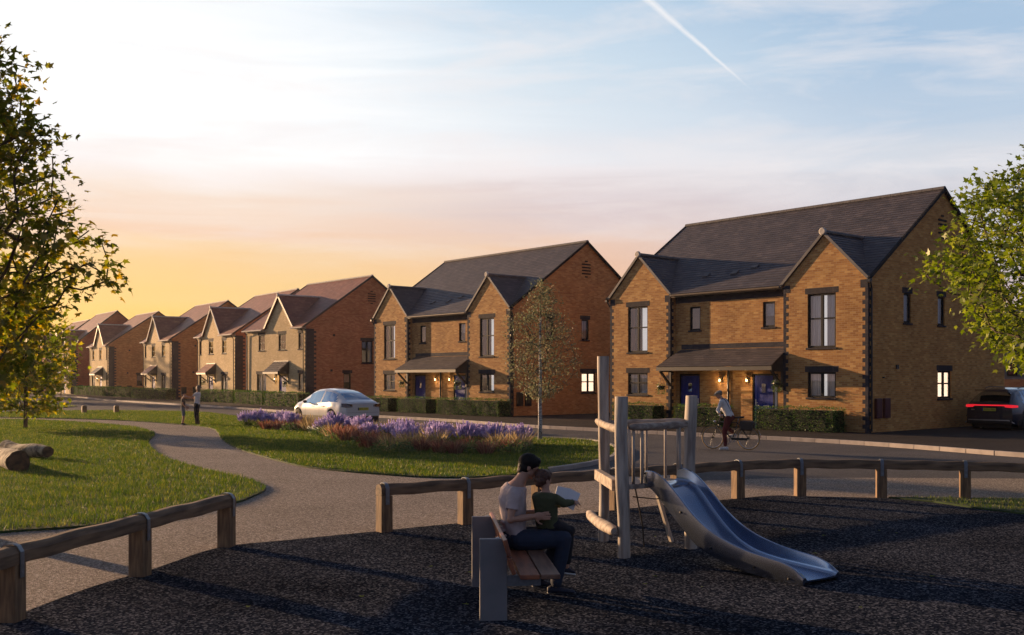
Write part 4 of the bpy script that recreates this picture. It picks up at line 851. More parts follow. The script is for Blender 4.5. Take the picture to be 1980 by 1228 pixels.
for i, (x, y) in enumerate(tans): clump('tan', x, y, .8, .55, 110, 'pale tan feathery grass tuft in the '+('left part' if x < 640 else 'middle part' if x < 830 else 'right part')+' of the flower bed', 'tan grasses in the '+('left' if x < 640 else 'middle' if x < 830 else 'right')+' of the bed', 300+i)
for i, (x, y) in enumerate([(1000,880),(1010,877),(990,882),(640,856),(620,845),(560,836),(740,880),(780,880),(905,880),(960,878),(800,874),(930,876),(690,868),(865,872)]): clump('sage', x, y, .7, .35, 260, 'low dark leafy plant at the '+('right tip' if x > 990 else 'right front' if x > 820 else 'front left' if x < 700 else 'front middle')+' of the flower bed', 'leafy plants in the flower bed', 400+i)
for i, (x, y) in enumerate([(600,838),(607,838),(610,841)]): clump('white', x, y, .22, .22, 14, 'tiny white flower tuft on the grass left of the middle lavender', 'white flower tufts', 450+i)
# ---------------------------------------------------------------- rail fences, bollards, logs
def rail_fence(name, pts, label, ext0=None, ext1=None):
    x0, y0 = pts[0]; Fz = empty(name, (x0, y0, 0), 0, label, 'fence'); P = [Vector((x-x0, y-y0, 0)) for x, y in pts]; n = len(P)
    allp = ([Vector((ext0[0]-x0, ext0[1]-y0, 0))] if ext0 else [])+P+([Vector((ext1[0]-x0, ext1[1]-y0, 0))] if ext1 else [])
    def oriented(i):
        a = allp[max(0, i-1)]; b = allp[min(len(allp)-1, i+1)]; return (b-a).normalized()
    off = 1 if ext0 else 0
    for i, p in enumerate(P):
        d = oriented(i+off); an = math.atan2(d.y, d.x); mb = MB(); mb.box((0,0,.245), (.17,.17,.53)); o = mb.build('post', 'post_wood', Fz, bevel=.008); o.location = p; o.rotation_euler = (0,0,an+random.Random(i).uniform(-.05,.05))
    for i in range(len(allp)-1):
        a, b = allp[i], allp[i+1]; d = b-a; Ln = d.length; e0 = .085 if i == 0 and not ext0 else 0; e1 = .085 if i == len(allp)-2 and not ext1 else 0
        prof = [(-.085,0), (.085,0), (.088,.03), (.085,.10), (.06,.138), (.03,.152), (-.03,.152), (-.06,.138), (-.085,.10), (-.088,.03)]; ns = 14; V = []; r = random.Random(i*7)
        for k in range(ns+1):
            u = -e0+(Ln+e0+e1)*k/ns; wob = (.006*math.sin(k*1.3+i), .006*math.sin(k*.9+i*2)) if 0 < k < ns else (0, 0)
            for (yy, z_) in prof: V.append((u, yy*(1+.03*math.sin(k+i))+wob[0], z_+wob[1]))
        m = len(prof); mb = MB(); mb.poly(V, [(k*m+j, k*m+(j+1)%m, (k+1)*m+(j+1)%m, (k+1)*m+j) for k in range(ns) for j in range(m)]+[tuple(range(m))[::-1], tuple(ns*m+j for j in range(m))])
        o = mb.build('rail', 'rail_wood', Fz); o.location = (a.x, a.y, .512); o.rotation_euler = (0,0,math.atan2(d.y, d.x))
    for i, p in enumerate(P):
        d = oriented(i+off); an = math.atan2(d.y, d.x); s = MB(); w_ = .055
        Q = [(-.103,-.12), (-.103,.1), (-.07,.152), (-.03,.168), (.03,.168), (.07,.152), (.103,.1), (.103,-.12)]; T = [(-.097,-.12), (-.097,.098), (-.066,.146), (-.029,.161), (.029,.161), (.066,.146), (.097,.098), (.097,-.12)]
        for j in range(len(Q)-1):
            V = [(x, y, z) for x in (-w_/2, w_/2) for (y, z) in (Q[j], Q[j+1], T[j+1], T[j])]
            s.poly(V, [(0,1,2,3), (7,6,5,4), (0,4,5,1), (2,6,7,3), (1,5,6,2), (3,7,4,0)])
        for sy in (-1, 1): s.lathe([(0,0), (.012,0), (.01,.006), (0,.008)], 8, 0, (0, sy*.103, -.08), Matrix.Rotation(-sy*math.pi/2, 3, 'X'))
        o = s.build('strap', 'strap', Fz); o.location = (p.x, p.y, .514); o.rotation_euler = (0,0,an)
rail_fence('timber_rail_fence', [g(22,1205), g(271,1117), g(438,1060)], 'knee high timber rail on three posts at the lower left, before the path entrance', ext0=g(-420,1390))
rail_fence('timber_rail_fence', [g(743,1031), g(900,1016), g(1042,1002), g(1190,988), g(1310,975.5), g(1427,965.5), g(1547,961), g(1704,963.5), g(1866,967.5), g(2045,974)], 'long curving timber rail fence running behind the bench and slide to the right edge', ext1=g(2250,982))
for i, (x, y, lb) in enumerate([(100,801,'leftmost squat timber bollard on the far grass strip'), (162.6,800,'middle squat timber bollard of the three beside the road'), (225,799.5,'squat timber bollard nearest the boy, rightmost of three')]):
    b = MB(); b.box((0,0,.17), (.26,.26,.40)); b.poly([(-.13,-.13,.37), (.13,-.13,.37), (.13,.13,.37), (-.13,.13,.37), (-.07,-.07,.44), (.07,-.07,.44), (.07,.07,.44), (-.07,.07,.44)], [(0,1,5,4), (1,2,6,5), (2,3,7,6), (3,0,4,7), (4,5,6,7)])
    X, Y = g(x, y); o = b.build('timber_bollard', 'post_wood', bevel=.012); o.location = (X, Y, .045); o.rotation_euler = (0,0,.6); tag(o, lb, 'bollard', 'timber bollards by the road')
def log(p0, p1, r0, r1, label, bend=.08, seed=1):
    p0, p1 = Vector(p0), Vector(p1); L_ = empty('fallen_log', (p0.x, p0.y, 0), 0, label, 'log', 'fallen logs on the lawn'); r = random.Random(seed); b = MB(); n = 18; k = 18; d = (p1-p0); x = d.normalized(); y = Vector((0,0,1)).cross(x).normalized(); z = x.cross(y); V = []
    for i in range(n+1):
        u = i/n; c = d*u+Vector((0,0,p0.z))+y*bend*math.sin(u*3)+z*.02*math.sin(u*7); rr_ = (r0+(r1-r0)*u)*(1+.06*math.sin(u*9+seed))
        for j in range(k):
            a = 2*math.pi*j/k; q = rr_*(1+.05*math.sin(3*a+u*4+seed)+.03*math.sin(7*a+u*9)); V.append(c+(y*math.cos(a)+z*math.sin(a))*q)
    b.poly(V, [(i*k+j, i*k+(j+1)%k, (i+1)*k+(j+1)%k, (i+1)*k+j) for i in range(n) for j in range(k)]); b.build('bark', 'bark_log', L_, True)
    e = MB(); e.poly([v-x*.002 for v in V[:k]], [tuple(range(k))[::-1]]); e.build('cut_end', 'log_end', L_); e = MB(); e.poly([v+x*.002 for v in V[-k:]], [tuple(range(k))]); e.build('cut_end', 'log_end', L_)
gx, gy = g(31,917); hx, hy = g(-35,889)
log((gx, gy+.1, .26), (hx, hy, .26), .235, .17, 'pale fallen log with its round cut end facing the camera', .12, 2)
gx, gy = g(93,892); hx, hy = g(5,884); log((gx, gy, .24), (hx, hy+.2, .2), .15, .21, 'dark fallen log lying behind the pale log on the lawn', .05, 5)
# ---------------------------------------------------------------- play tower with slide
def tower():
    P1, P2, P3 = Vector((1.17,12.9,0)), Vector((1.28,11.72,0)), Vector((2.17,12.35,0)); O = P2.copy()
    T = empty('play_tower', tuple(O), 0, 'small robinia log play tower with steel slide on the dark rubber surface', 'playground slide')
    def rlog(pts, r, name, mat, seed, amp=.09, n=14, k=16):
        b = MB(); p0, p1 = Vector(pts[0])-O, Vector(pts[1])-O; d = p1-p0; x = d.normalized(); y = x.orthogonal().normalized(); z = x.cross(y); V = []
        for i in range(n+1):
            u = i/n; c = p0+d*u+y*.012*math.sin(u*5+seed)+z*.014*math.sin(u*4+seed*2); e = min(1, (min(u, 1-u)*n+.35))**.5 if 'post' not in name else 1
            for j in range(k):
                a = 2*math.pi*j/k; q = r*e*(1+amp*math.sin(2*a+seed+u*2)+amp*.6*math.sin(3*a+u*7+seed)+.03*math.sin(11*a+seed)+.05*math.sin(u*13+seed)); V.append(c+(y*math.cos(a)+z*math.sin(a))*q)
        b.poly(V, [(i*k+j, i*k+(j+1)%k, (i+1)*k+(j+1)%k, (i+1)*k+j) for i in range(n) for j in range(k)]+[tuple(range(k))[::-1], tuple(n*k+j for j in range(k))]); o = b.build(name, mat, T, True)
        m = o.modifiers.new('e', 'EDGE_SPLIT'); m.split_angle = R(50); return o
    Z = lambda p, z: (p.x, p.y, z)
    rlog([Z(P1,0), Z(P1+Vector((-.01,0,0)),2.37)], .066, 'post', 'log_wood', 1, n=26); rlog([Z(P2,0), Z(P2+Vector((-.01,.0,0)),1.88)], .069, 'post', 'log_wood', 2, n=22); rlog([Z(P3,0), Z(P3,1.88)], .069, 'post', 'log_wood', 3, n=22)
    dv = (P3-P2).normalized(); pv = (P1-P2).normalized(); qv = (P3-P1).normalized()
    rlog([Z(P2+dv*.07,1.52), Z(P3-dv*.05,1.535)], .044, 'top_log', 'log_wood_x', 4, n=12); rlog([Z(P1-pv*.02+Vector((-.1,0,0)),1.53), Z(P2+Vector((-.03,.1,0)),1.50)], .043, 'top_log', 'log_wood_x', 5, n=12); rlog([Z(P1+qv*.05,1.53), Z(P3-qv*.05,1.55)], .043, 'top_log', 'log_wood_x', 9, n=12)
    rlog([(.98,12.95,.36), (1.16,11.62,.33)], .062, 'step_log', 'log_wood_x', 6, n=12)
    c = (P1+P2+P3)/3; dk = MB(); pts = [P1+(P1-c)*.02, P2+(P2-c)*.02, P3+(P3-c)*.02]; V = [Vector((p.x, p.y, z))-O for z in (.80,.86) for p in pts]
    dk.poly(V, [(2,1,0), (3,4,5), (0,1,4,3), (1,2,5,4), (2,0,3,5)]); dk.build('deck', 'log_wood_x', T, bevel=.006)
    dk = MB(); dk.bar(tuple(P1-O+Vector((-.08,0,.87))), tuple(P2-O+Vector((-.08,0.04,.85))), .09, .13); dk.build('deck_edge', 'log_wood_x', T, bevel=.01)
    for (a, b, us) in ((P2, P3, (.15,.27,.83)), (P1, P3, (.3,.5,.72,.86)), ):
        for u in us:
            p = a.lerp(b, u); k = MB(); k.tube([Vector((p.x, p.y, .86))-O, Vector((p.x, p.y, 1.52))-O], .018, 8); k.build('baluster', 'log_wood', T, True)
    k = MB(); k.tube([Vector((1.5,12.5,.82))-O, Vector((1.6,12.45,.3))-O, Vector((1.62,12.45,.02))-O], .01, 6); k.tube([Vector((1.5,12.6,.62))-O, Vector((1.8,12.7,.58))-O, Vector((1.95,12.7,.6))-O], .008, 6); k.build('rope', 'rope', T)
    k = MB(); k.bar(Vector((1.83,12.75,.62))-O, Vector((2.02,12.85,.02))-O, .05, .04); k.build('brace', 'log_wood', T)
    # slide
    s0 = P2+dv*.62; s0 = Vector((s0.x, s0.y, 0)); h = Vector((.59,-.807,0)); wv = Vector((.807,.59,0))
    S = np.array([0,.1,.2,.3,.42,.54,.68,.82,.95,1.07,1.2,1.35,1.56,1.8,2.0,2.15,2.22,2.27])
    bed = np.interp(S, [0,.2,.3,.42,.54,.68,.82,.95,1.07,1.2,1.35,1.56,1.8,2.0,2.27], [.865,.86,.82,.72,.60,.47,.355,.27,.215,.17,.14,.115,.1,.09,.075])
    top = np.interp(S, [0,.12,.25,.4,.54,.75,1,1.25,1.5,1.8,2.0,2.12,2.22,2.27], [1.02,1.02,.985,.88,.77,.58,.435,.345,.285,.25,.23,.205,.15,.09])
    low = np.interp(S, [0,.1,.3,.54,.82,1.07,1.56,2,2.27], [.84,.82,.66,.46,.235,.15,.05,.02,.012])
    top[0] = 1.0; w_ = .245; V = []
    Sd = np.linspace(0, 2.27, 60); 
    def sm(y): 
        z = np.interp(Sd, S, y); kz = np.array([1,2,3,2,1])/9.; zp = np.pad(z, 2, mode='edge'); return np.convolve(zp, kz, 'valid')
    bed, top, low = sm(bed), sm(top), sm(low)
    for i, s in enumerate(Sd):
        B, Tp, Lw = bed[i], max(top[i], bed[i]+.01), min(low[i], bed[i]-.02); hgt = Tp-B; rr_ = min(.05, hgt*.9)
        sec = [(-w_-.045,Lw), (-w_-.055,(Lw+Tp)/2), (-w_-.045,Tp-.006), (-w_-.03,Tp), (-w_-.015,Tp-.006), (-w_,B+rr_+.0*hgt)]
        for k in range(1, 6):
            a = math.pi/2*k/6; sec.append((-w_+rr_*(1-math.cos(a)), B+rr_*(1-math.sin(a))))
        sec += [(-w_+rr_,B), (0,B-.004)]; sec = sec+[(-x, z) for x, z in sec[-2::-1]]+[(w_+.02,Lw), (w_+.02,B-.02), (-w_-.02,B-.02), (-w_-.02,Lw)]
        m = len(sec)
        for x, z in sec: V.append(s0-O+h*s+wv*x+Vector((0,0,z)))
    b = MB(); n = len(Sd); b.poly(V, [(i*m+j, (i+1)*m+j, (i+1)*m+(j+1)%m, i*m+(j+1)%m) for i in range(n-1) for j in range(m)]+[tuple(range(m)), tuple((n-1)*m+j for j in range(m))[::-1]])
    o = b.build('slide', 'slide_steel', T, True); mm = o.modifiers.new('e', 'EDGE_SPLIT'); mm.split_angle = R(40)
    for s, f in ((.03,.85), (.6,.5), (1.05,.3), (1.65,.35), (2.1,.3)):
        k = MB(); i = int(s/2.27*59); z = low[i]+(top[i]-low[i])*f; p = s0-O+h*s-wv*(w_+.057)+Vector((0,0,z)); k.lathe([(0,0), (.014,0), (.012,.012), (0,.014)], 8, 0, p, (-wv).to_track_quat('Z', 'Y').to_matrix()); k.build('bolt', 'trim_black', o)
tower()
# ---------------------------------------------------------------- bench
BX, BY = -.16, 8.7
def bench():
    B = empty('bench', (BX, BY, 0), R(5.0), 'park bench with two pale slab ends and reddish timber seat and back', 'bench')
    for i, y in enumerate((0, 1.40)):
        b = MB(); b.box((0.0, y, .355), (.235,.055,.73)); b.build('end_panel', 'bench_panel', B, bevel=.006)
        a = MB(); a.box((.26, y+.02, .355), (.3,.04,.09)); a.bar((.09,y+.06,.4), (.04,y+.06,.72), .04, .03); a.build('arm_bracket', 'strap', B)
    for i, (xa, xb) in enumerate(((.215,.38), (.39,.555))):
        b = MB(); b.box(((xa+xb)/2, .70, .42), (xb-xa, 1.78,.042)); b.build('seat_plank', 'bench_wood' if i == 0 else 'bench_wood_brown', B, bevel=.008)
    for z0, x0 in ((.50,.145), (.655,.105)):
        b = MB(); b.box((x0+.0, .70, z0+.01), (.036,1.78,.145), R3=Matrix.Rotation(R(-16), 3, 'Y')); b.build('back_plank', 'bench_wood', B, bevel=.008)
bench()
# fallen leaves scattered over the play surface
r = random.Random(4)
for i, (x, y) in enumerate([(1268,1042), (1250,1135), (1360,1140), (1513,1028), (905,1175), (912,1112), (1735,1035), (1700,1030), (1590,1040), (1580,1075), (1660,1180), (1800,1120), (700,1160), (830,1100), (1270,1120), (480,1180)]):
    X, Y = g(x, y); b = MB(); s = r.uniform(.04, .07); b.poly([(px*s, py*s, .004+.25*s*abs(px)+.1*s*py) for px, py in MAPLE], [tuple(range(10))]); o = b.build('fallen_leaf', 'young_leaf'); o.location = (X, Y, .024); o.rotation_euler = (0,0,r.uniform(0,6)); tag(o, 'small yellow green leaf lying on the dark rubber play surface', 'leaf', 'fallen leaves on the play surface')
# ---------------------------------------------------------------- people
def ell(mb, c, rad, Rm=None, n=16, k=10):
    V = []; c = Vector(c)
    for i in range(k+1):
        a = -math.pi/2+math.pi*i/k; a = max(min(a, math.pi/2-.02), -math.pi/2+.02)
        for j in range(n):
            b = 2*math.pi*j/n; p = Vector((rad[0]*math.cos(a)*math.cos(b), rad[1]*math.cos(a)*math.sin(b), rad[2]*math.sin(a))); V.append((Rm @ p if Rm is not None else p)+c)
    mb.poly(V, [(i*n+j, i*n+(j+1)%n, (i+1)*n+(j+1)%n, (i+1)*n+j) for i in range(k) for j in range(n)]+[tuple(range(n))[::-1], tuple(k*n+j for j in range(n))])
def cap(mb, pts, rads, n=14):
    """rounded tapered limb through joints"""
    P = [Vector(p) for p in pts]; mb.tube(P, list(rads), n)
    for p, r_ in zip(P, rads): ell(mb, p, (r_, r_, r_), n=n, k=8)
def loft(mb, rings, n=20):      # ring: centre, half-width vector, half-depth vector
    V = []
    for c, u, w_ in rings:
        for j in range(n): a = 2*math.pi*j/n; V.append(Vector(c)+Vector(u)*math.cos(a)+Vector(w_)*math.sin(a))
    m = len(rings); mb.poly(V, [(i*n+j, i*n+(j+1)%n, (i+1)*n+(j+1)%n, (i+1)*n+j) for i in range(m-1) for j in range(n)]+[tuple(range(n))[::-1], tuple((m-1)*n+j for j in range(n))])
def skinned(mb, name, mat, par, vox=.008, sm=4):
    o = mb.build(name, mat, par, True); m = o.modifiers.new('r', 'REMESH'); m.mode = 'VOXEL'; m.voxel_size = vox; m.use_smooth_shade = True
    s = o.modifiers.new('s', 'SMOOTH'); s.factor = .5; s.iterations = sm
    k = {'shirt': (.022, .10), 'top': (.016, .1), 'trousers': (.022, .11), 'jumper': (.016, .08), 'hair': (.012, .022), 'shorts': (.015, .1)}.get(name)
    if k:
        tx = bpy.data.textures.new('folds', 'CLOUDS'); tx.noise_scale = k[1]; tx.noise_depth = 3; dm = o.modifiers.new('d', 'DISPLACE'); dm.texture = tx; dm.strength = k[0]; dm.mid_level = .5
    return o
def head(mb, c, f, up=(0,0,1), s=1.0):
    """head with brow, nose, lips, chin, ears; f = facing direction, s = 1 for a head 0.235 high"""
    f = Vector(f).normalized(); u = Vector(up); u = (u-f*u.dot(f)).normalized(); l = u.cross(f); Rm = Matrix((f, l, u)).transposed(); c = Vector(c); Q = lambda x, y, z: c+(f*x+l*y+u*z)*s
    E = lambda x, y, z, a, b, d: ell(mb, Q(x, y, z), (a*s, b*s, d*s), Rm)
    E(-.008,0,.03,.095,.074,.088); E(.022,0,-.035,.062,.056,.075); E(.052,0,-.085,.026,.026,.022); E(.05,0,.012,.042,.055,.05)
    E(.092,0,-.018,.014,.012,.022); E(.096,0,-.028,.014,.016,.010); E(.078,0,-.058,.016,.024,.010)
    for y in (-1, 1): E(-.008,y*.077,-.01,.018,.009,.03); E(.077,y*.03,.005,.012,.014,.009)
    return Q, Rm
def hand(mb, wr, d, palm_n, s=1.0, curl=.4, side=1):
    """palm, four bent fingers of unequal length and a thumb from the side of the palm"""
    wr = Vector(wr); d = Vector(d).normalized(); n = Vector(palm_n); n = (n-d*n.dot(d)).normalized(); l = n.cross(d)*side; Rm = Matrix((d, l, n)).transposed()
    ell(mb, wr+d*.045*s, (.052*s,.040*s,.016*s), Rm, 12, 8); ell(mb, wr+d*.02*s, (.035*s,.028*s,.018*s), Rm, 12, 8)
    for k, (y, L_) in enumerate(((.030,.068), (.010,.078), (-.010,.073), (-.029,.058))):
        p = wr+d*.082*s+l*y*s; dd = (d+l*y*2.5).normalized(); a = 0; pts = [p]
        for q in (.45,.32,.23):
            a += curl*.6; v = dd*math.cos(a)+n*math.sin(a); p = p+v*L_*q*s; pts.append(p)
        cap(mb, pts, [r_*s for r_ in (.0092,.0086,.0078,.0068)], 8)
    b = wr+d*.025*s+l*.036*s; cap(mb, [b, b+(d*.5+l*.8+n*.25).normalized()*.034*s, b+(d*.5+l*.8+n*.25).normalized()*.034*s+(d*.85+l*.4+n*.3).normalized()*.032*s], [r_*s for r_ in (.012,.010,.008)], 8)
def shoe(par, heel, d, L_=.28, w_=.048, mat='shoe_navy', sole='shoe_sole', h=.075, vox=.006):
    h0 = Vector(heel); d = Vector(d).normalized(); l = Vector((-d.y, d.x, 0)); b = MB(); rings = []
    for u, ww, hh in ((0,.6,.8), (.12,.85,1.0), (.35,.85,1.0), (.55,.95,.72), (.8,1.0,.5), (.95,.75,.4), (1.0,.4,.3)):
        rings.append((h0+d*L_*u+Vector((0,0,.018+h*hh/2)), l*w_*ww, Vector((0,0,h*hh/2))))
    loft(b, rings, 16); o = skinned(b, 'shoe', mat, par, vox, 3); s = MB(); rings = []
    for u, ww in ((-.01,.5), (.04,.85), (.3,.88), (.6,1.04), (.85,1.0), (.97,.7), (1.01,.4)): rings.append((h0+d*L_*u+Vector((0,0,.012)), l*w_*ww*1.05, Vector((0,0,.012))))
    loft(s, rings, 16); s.build('sole', sole, o, True)
def strands(Q, Rm, par, mat, c, rad, n, ln, s=1.0, seed=2):
    r = np.random.default_rng(seed); b = MB(); k = 0
    while k < n:
        d = r.normal(0, 1, 3); d /= np.linalg.norm(d)
        if d[2] < -.35 or (d[0] > .55 and d[2] < .45): continue
        k += 1; p = Vector((c[0]+d[0]*rad[0]*1.02, c[1]+d[1]*rad[1]*1.02, c[2]+d[2]*rad[2]*1.02)); nn = Vector((d[0]/rad[0], d[1]/rad[1], d[2]/rad[2])).normalized(); w = Vector((-.25+r.normal(0,.3), d[1]*.5+r.normal(0,.3), -.8+r.normal(0,.2))); w = (w-nn*w.dot(nn)).normalized(); sd = nn.cross(w)*.0035; L_ = ln*r.uniform(.5,1.2); q = p+w*L_+nn*r.uniform(-.004,.008)-nn*(L_*L_/.18); q0 = p+nn*.003
        P = [Q(*(v)) for v in (q0-sd, q0+sd, q+sd*.3, q-sd*.3)]; b.face(P)
    b.build('hair_strands', mat, par)
def man():
    O = Vector((.05,9.9,.44)); Pn = empty('person', (O.x, O.y, O.z), 0, 'dark haired man in pale pink t-shirt and jeans, arm round the boy on the bench', 'person'); o = lambda x, y, z: Vector((x, y, z))-O
    Y = 9.9; b = MB()
    tor = [((.06,Y,.50),.165,.115), ((.05,Y,.56),.168,.12), ((.02,Y,.66),.155,.115), ((.005,Y,.78),.165,.12), ((.005,Y,.89),.185,.13), ((.018,Y,.985),.19,.118), ((.04,Y,1.045),.14,.092), ((.07,Y,1.085),.075,.068), ((.10,Y,1.13),.06,.06), ((.13,Y,1.18),.055,.058)]
    loft(b, [(o(*c), Vector((0,w_,0)), Vector((d*.94,0,-d*.3))) for c, w_, d in tor]); Q, Rm = head(b, o(.165,Y+.02,1.225), (.9,.12,-.36))
    for (s, e, w3) in (((.02,9.725,.985), (-.012,9.675,.745), (.205,9.70,.772)), ((.03,10.075,.985), (.10,10.12,.75), (.33,10.06,.76))): cap(b, [o(*s), o(*((Vector(s)+Vector(e))/2)), o(*e), o(*((Vector(e)+Vector(w3))/2)), o(*w3)], [.052,.047,.038,.036,.026])
    hand(b, o(.21,9.70,.772), (1,.03,.05), (0,1,.0), 1.05, .22, side=1); hand(b, o(.33,10.06,.76), (.8,-.5,.1), (0,-1,0), 1.0, .5)
    for kn, an, hp in (((.50,9.80,.535), (.425,9.80,.11), (.08,9.81,.53)), ((.50,10.02,.545), (.28,10.1,.11), (.08,9.99,.53))): cap(b, [o(*hp), o(*kn), o(*((Vector(kn)*.6+Vector(an)*.4))), o(*an)], [.085,.06,.055,.038])
    skinned(b, 'body', 'skin', Pn, .0065, 3)
    s = MB(); loft(s, [(o(*c), Vector((0,w_+.014,0)), Vector(((d+.014)*.94,0,-(d+.014)*.3))) for c, w_, d in tor[:7]]+[(o(.06,Y,1.055), Vector((0,.088,0)), Vector((.07,0,-.022)))])
    for (p, e) in (((.02,9.728,.985), (-.012,9.675,.745)), ((.03,10.075,.985), (.10,10.12,.75))):
        p, e = Vector(p), Vector(e); m = p.lerp(e, .62); cap(s, [o(*p)], [.068]); s.tube([o(*p), o(*p.lerp(e,.3)), o(*m)], [.068,.068,.066], 16)
    for z_, dx in ((.62,.0), (.7,.01), (.57,.02)): s.tube([o(-.085+dx,Y-.12,z_), o(-.11+dx,Y,z_-.01), o(-.085+dx,Y+.12,z_+.01)], .016, 8)
    skinned(s, 'shirt', 'shirt_pink', Pn, .008, 4)
    s = MB(); loft(s, [(o(.045,Y,.46), Vector((0,.165,0)), Vector((.12,0,0))), (o(.05,Y,.52), Vector((0,.185,0)), Vector((.145,0,0))), (o(.04,Y,.60), Vector((0,.172,0)), Vector((.13,0,0)))])
    for kn, an, hp in (((.50,9.80,.54), (.43,9.80,.13), (.08,9.80,.53)), ((.50,10.02,.55), (.28,10.1,.13), (.08,10.0,.53))):
        kn, an, hp = Vector(kn), Vector(an), Vector(hp); cap(s, [o(*hp), o(*hp.lerp(kn,.5)), o(*kn)], [.108,.098,.078]); cap(s, [o(*kn), o(*kn.lerp(an,.35)), o(*an)], [.078,.07,.058])
    skinned(s, 'trousers', 'jeans', Pn, .008, 4)
    h = MB(); E = lambda x, y, z, a, c, d: ell(h, Q(x, y, z), (a,c,d), Rm)
    E(-.012,0,.045,.102,.083,.083); E(-.04,0,-.01,.07,.076,.075); E(.05,0,.085,.045,.06,.036); E(-.06,0,-.055,.04,.055,.045); 
    for y in (-1,1): E(.01,y*.07,.035,.03,.014,.03)
    skinned(h, 'hair', 'hair_black', Pn, .007, 2)
    strands(Q, Rm, Pn, 'hair_black', (-.012,0,.045), (.104,.085,.085), 900, .055)
    e_ = MB()
    for y in (-1,1): ell(e_, Q(.082,y*.03,.005), (.007,.010,.006), Rm, 8, 6)
    e_.build('eyes', 'ink', Pn)
    shoe(Pn, o(.34,9.80,0), (1,.02,0), .27, .05); shoe(Pn, o(.20,10.11,0), (1,.05,0), .27, .05)
man()
def child():
    O = Vector((.36,9.86,.62)); Pn = empty('person', (O.x, O.y, O.z), 0, 'brown haired boy in olive long sleeved top holding up a book', 'person'); o = lambda x, y, z: Vector((x, y, z))-O
    f = Vector((.55,.835,0)); l = Vector((-.835,.55,0)); b = MB(); c0 = Vector((.325,9.85,0))
    tor = [(.64,.105,.085,.04), (.70,.108,.088,.03), (.78,.105,.085,.01), (.87,.112,.086,-.005), (.94,.118,.078,-.01), (.975,.08,.06,-.01), (1.0,.04,.042,0), (1.03,.036,.04,.0), (1.06,.036,.04,.005)]
    R_ = lambda z, w_, d, s_, g_=0: (o(*(c0+f*s_+Vector((0,0,z)))), l*(w_+g_), f*(d+g_))
    loft(b, [R_(*q) for q in tor]); Q, Rm = head(b, o(.306,9.86,1.10), (.75,.62,-.25), s=.88)
    A_ = [((.415,9.80,.935), (.50,9.80,.88), (.60,9.90,.885)), ((.24,9.93,.935), (.34,10.08,.84), (.50,10.05,.84))]
    for s, e, w3 in A_: cap(b, [o(*s), o(*e), o(*w3)], [.036,.029,.02])
    hand(b, o(.60,9.90,.885), (.75,.6,-.15), (0,.6,-.6), .72, .5); hand(b, o(.50,10.05,.84), (.9,-.1,.1), (0,0,1), .72, .6)
    L_ = [((.42,9.86,.67), (.565,9.93,.60), (.53,9.96,.25)), ((.33,9.96,.67), (.52,10.06,.60), (.50,10.08,.25))]
    for h_, k_, a_ in L_: cap(b, [o(*h_), o(*k_), o(*a_)], [.058,.045,.03])
    skinned(b, 'body', 'skin', Pn, .0065, 3)
    s = MB(); loft(s, [R_(*q, .012) for q in tor[:6]]+[R_(.99,.05,.048,-.005)])
    for p, e, w3 in A_: p, e, w3 = Vector(p), Vector(e), Vector(w3); cap(s, [o(*p), o(*e)], [.048,.041]); s.tube([o(*e), o(*e.lerp(w3,.92))], [.041,.031], 14)
    skinned(s, 'jumper', 'shirt_olive', Pn, .007, 4)
    s = MB(); loft(s, [R_(.60,.11,.10,.06), R_(.66,.125,.11,.05), R_(.70,.12,.10,.03)])
    for h_, k_, a_ in L_: h_, k_, a_ = Vector(h_), Vector(k_), Vector(a_); cap(s, [o(*h_), o(*k_), o(*k_.lerp(a_,.85))], [.07,.058,.046])
    skinned(s, 'trousers', 'trouser_dark', Pn, .007, 4)
    h = MB(); E = lambda x, y, z, a, c, d: ell(h, Q(x, y, z), (a,c,d), Rm)
    E(-.018,0,.045,.086,.074,.072); E(-.045,0,-.005,.058,.068,.06); E(.045,0,.085,.04,.05,.03); E(-.055,0,-.055,.03,.046,.03)
    for i in range(26):
        a = i*2.4; z_ = .02+.09*((i*7)%26)/26; ell(h, Q(-.03+.075*math.cos(a)*(1-z_*3), .07*math.sin(a)*(1-z_*2), z_), (.02,.02,.014), Rm, 8, 6)
    skinned(h, 'hair', 'hair_brown', Pn, .007, 1)
    strands(Q, Rm, Pn, 'hair_brown', (-.018,0,.04), (.092,.08,.078), 900, .05, seed=5)
    shoe(Pn, o(.50,9.95,.17), (.7,.7,-.2), .17, .034); shoe(Pn, o(.47,10.09,.17), (.7,.7,-.2), .17, .034)
    # the open book held by the boy
    B = empty('book', (.56,9.98,.9), 0, 'pale open picture book held up in front of the boy on the bench', 'book'); q = Vector((.56,9.98,.9)); 
    s1, s2, s3, s4 = Vector((.445,9.97,1.035)), Vector((.675,10.0,.955)), Vector((.60,9.93,.80)), Vector((.40,9.90,.875)); m1, m2 = s1.lerp(s2,.5), s4.lerp(s3,.5); bk = Vector((.35,.85,.35)).normalized()*.03; m1 = m1+bk; m2 = m2+bk
    for nm, (a, b_, c, d) in (('cover', (s1,m1,m2,s4)), ('cover', (m1,s2,s3,m2))):
        k = MB(); n = (b_-a).cross(d-a).normalized()*.004; V = [p-q+n for p in (a,b_,c,d)]+[p-q-n for p in (a,b_,c,d)]; k.poly(V, [(0,1,2,3), (7,6,5,4), (0,4,5,1), (1,5,6,2), (2,6,7,3), (3,7,4,0)]); k.build(nm, 'paper', B)
child()
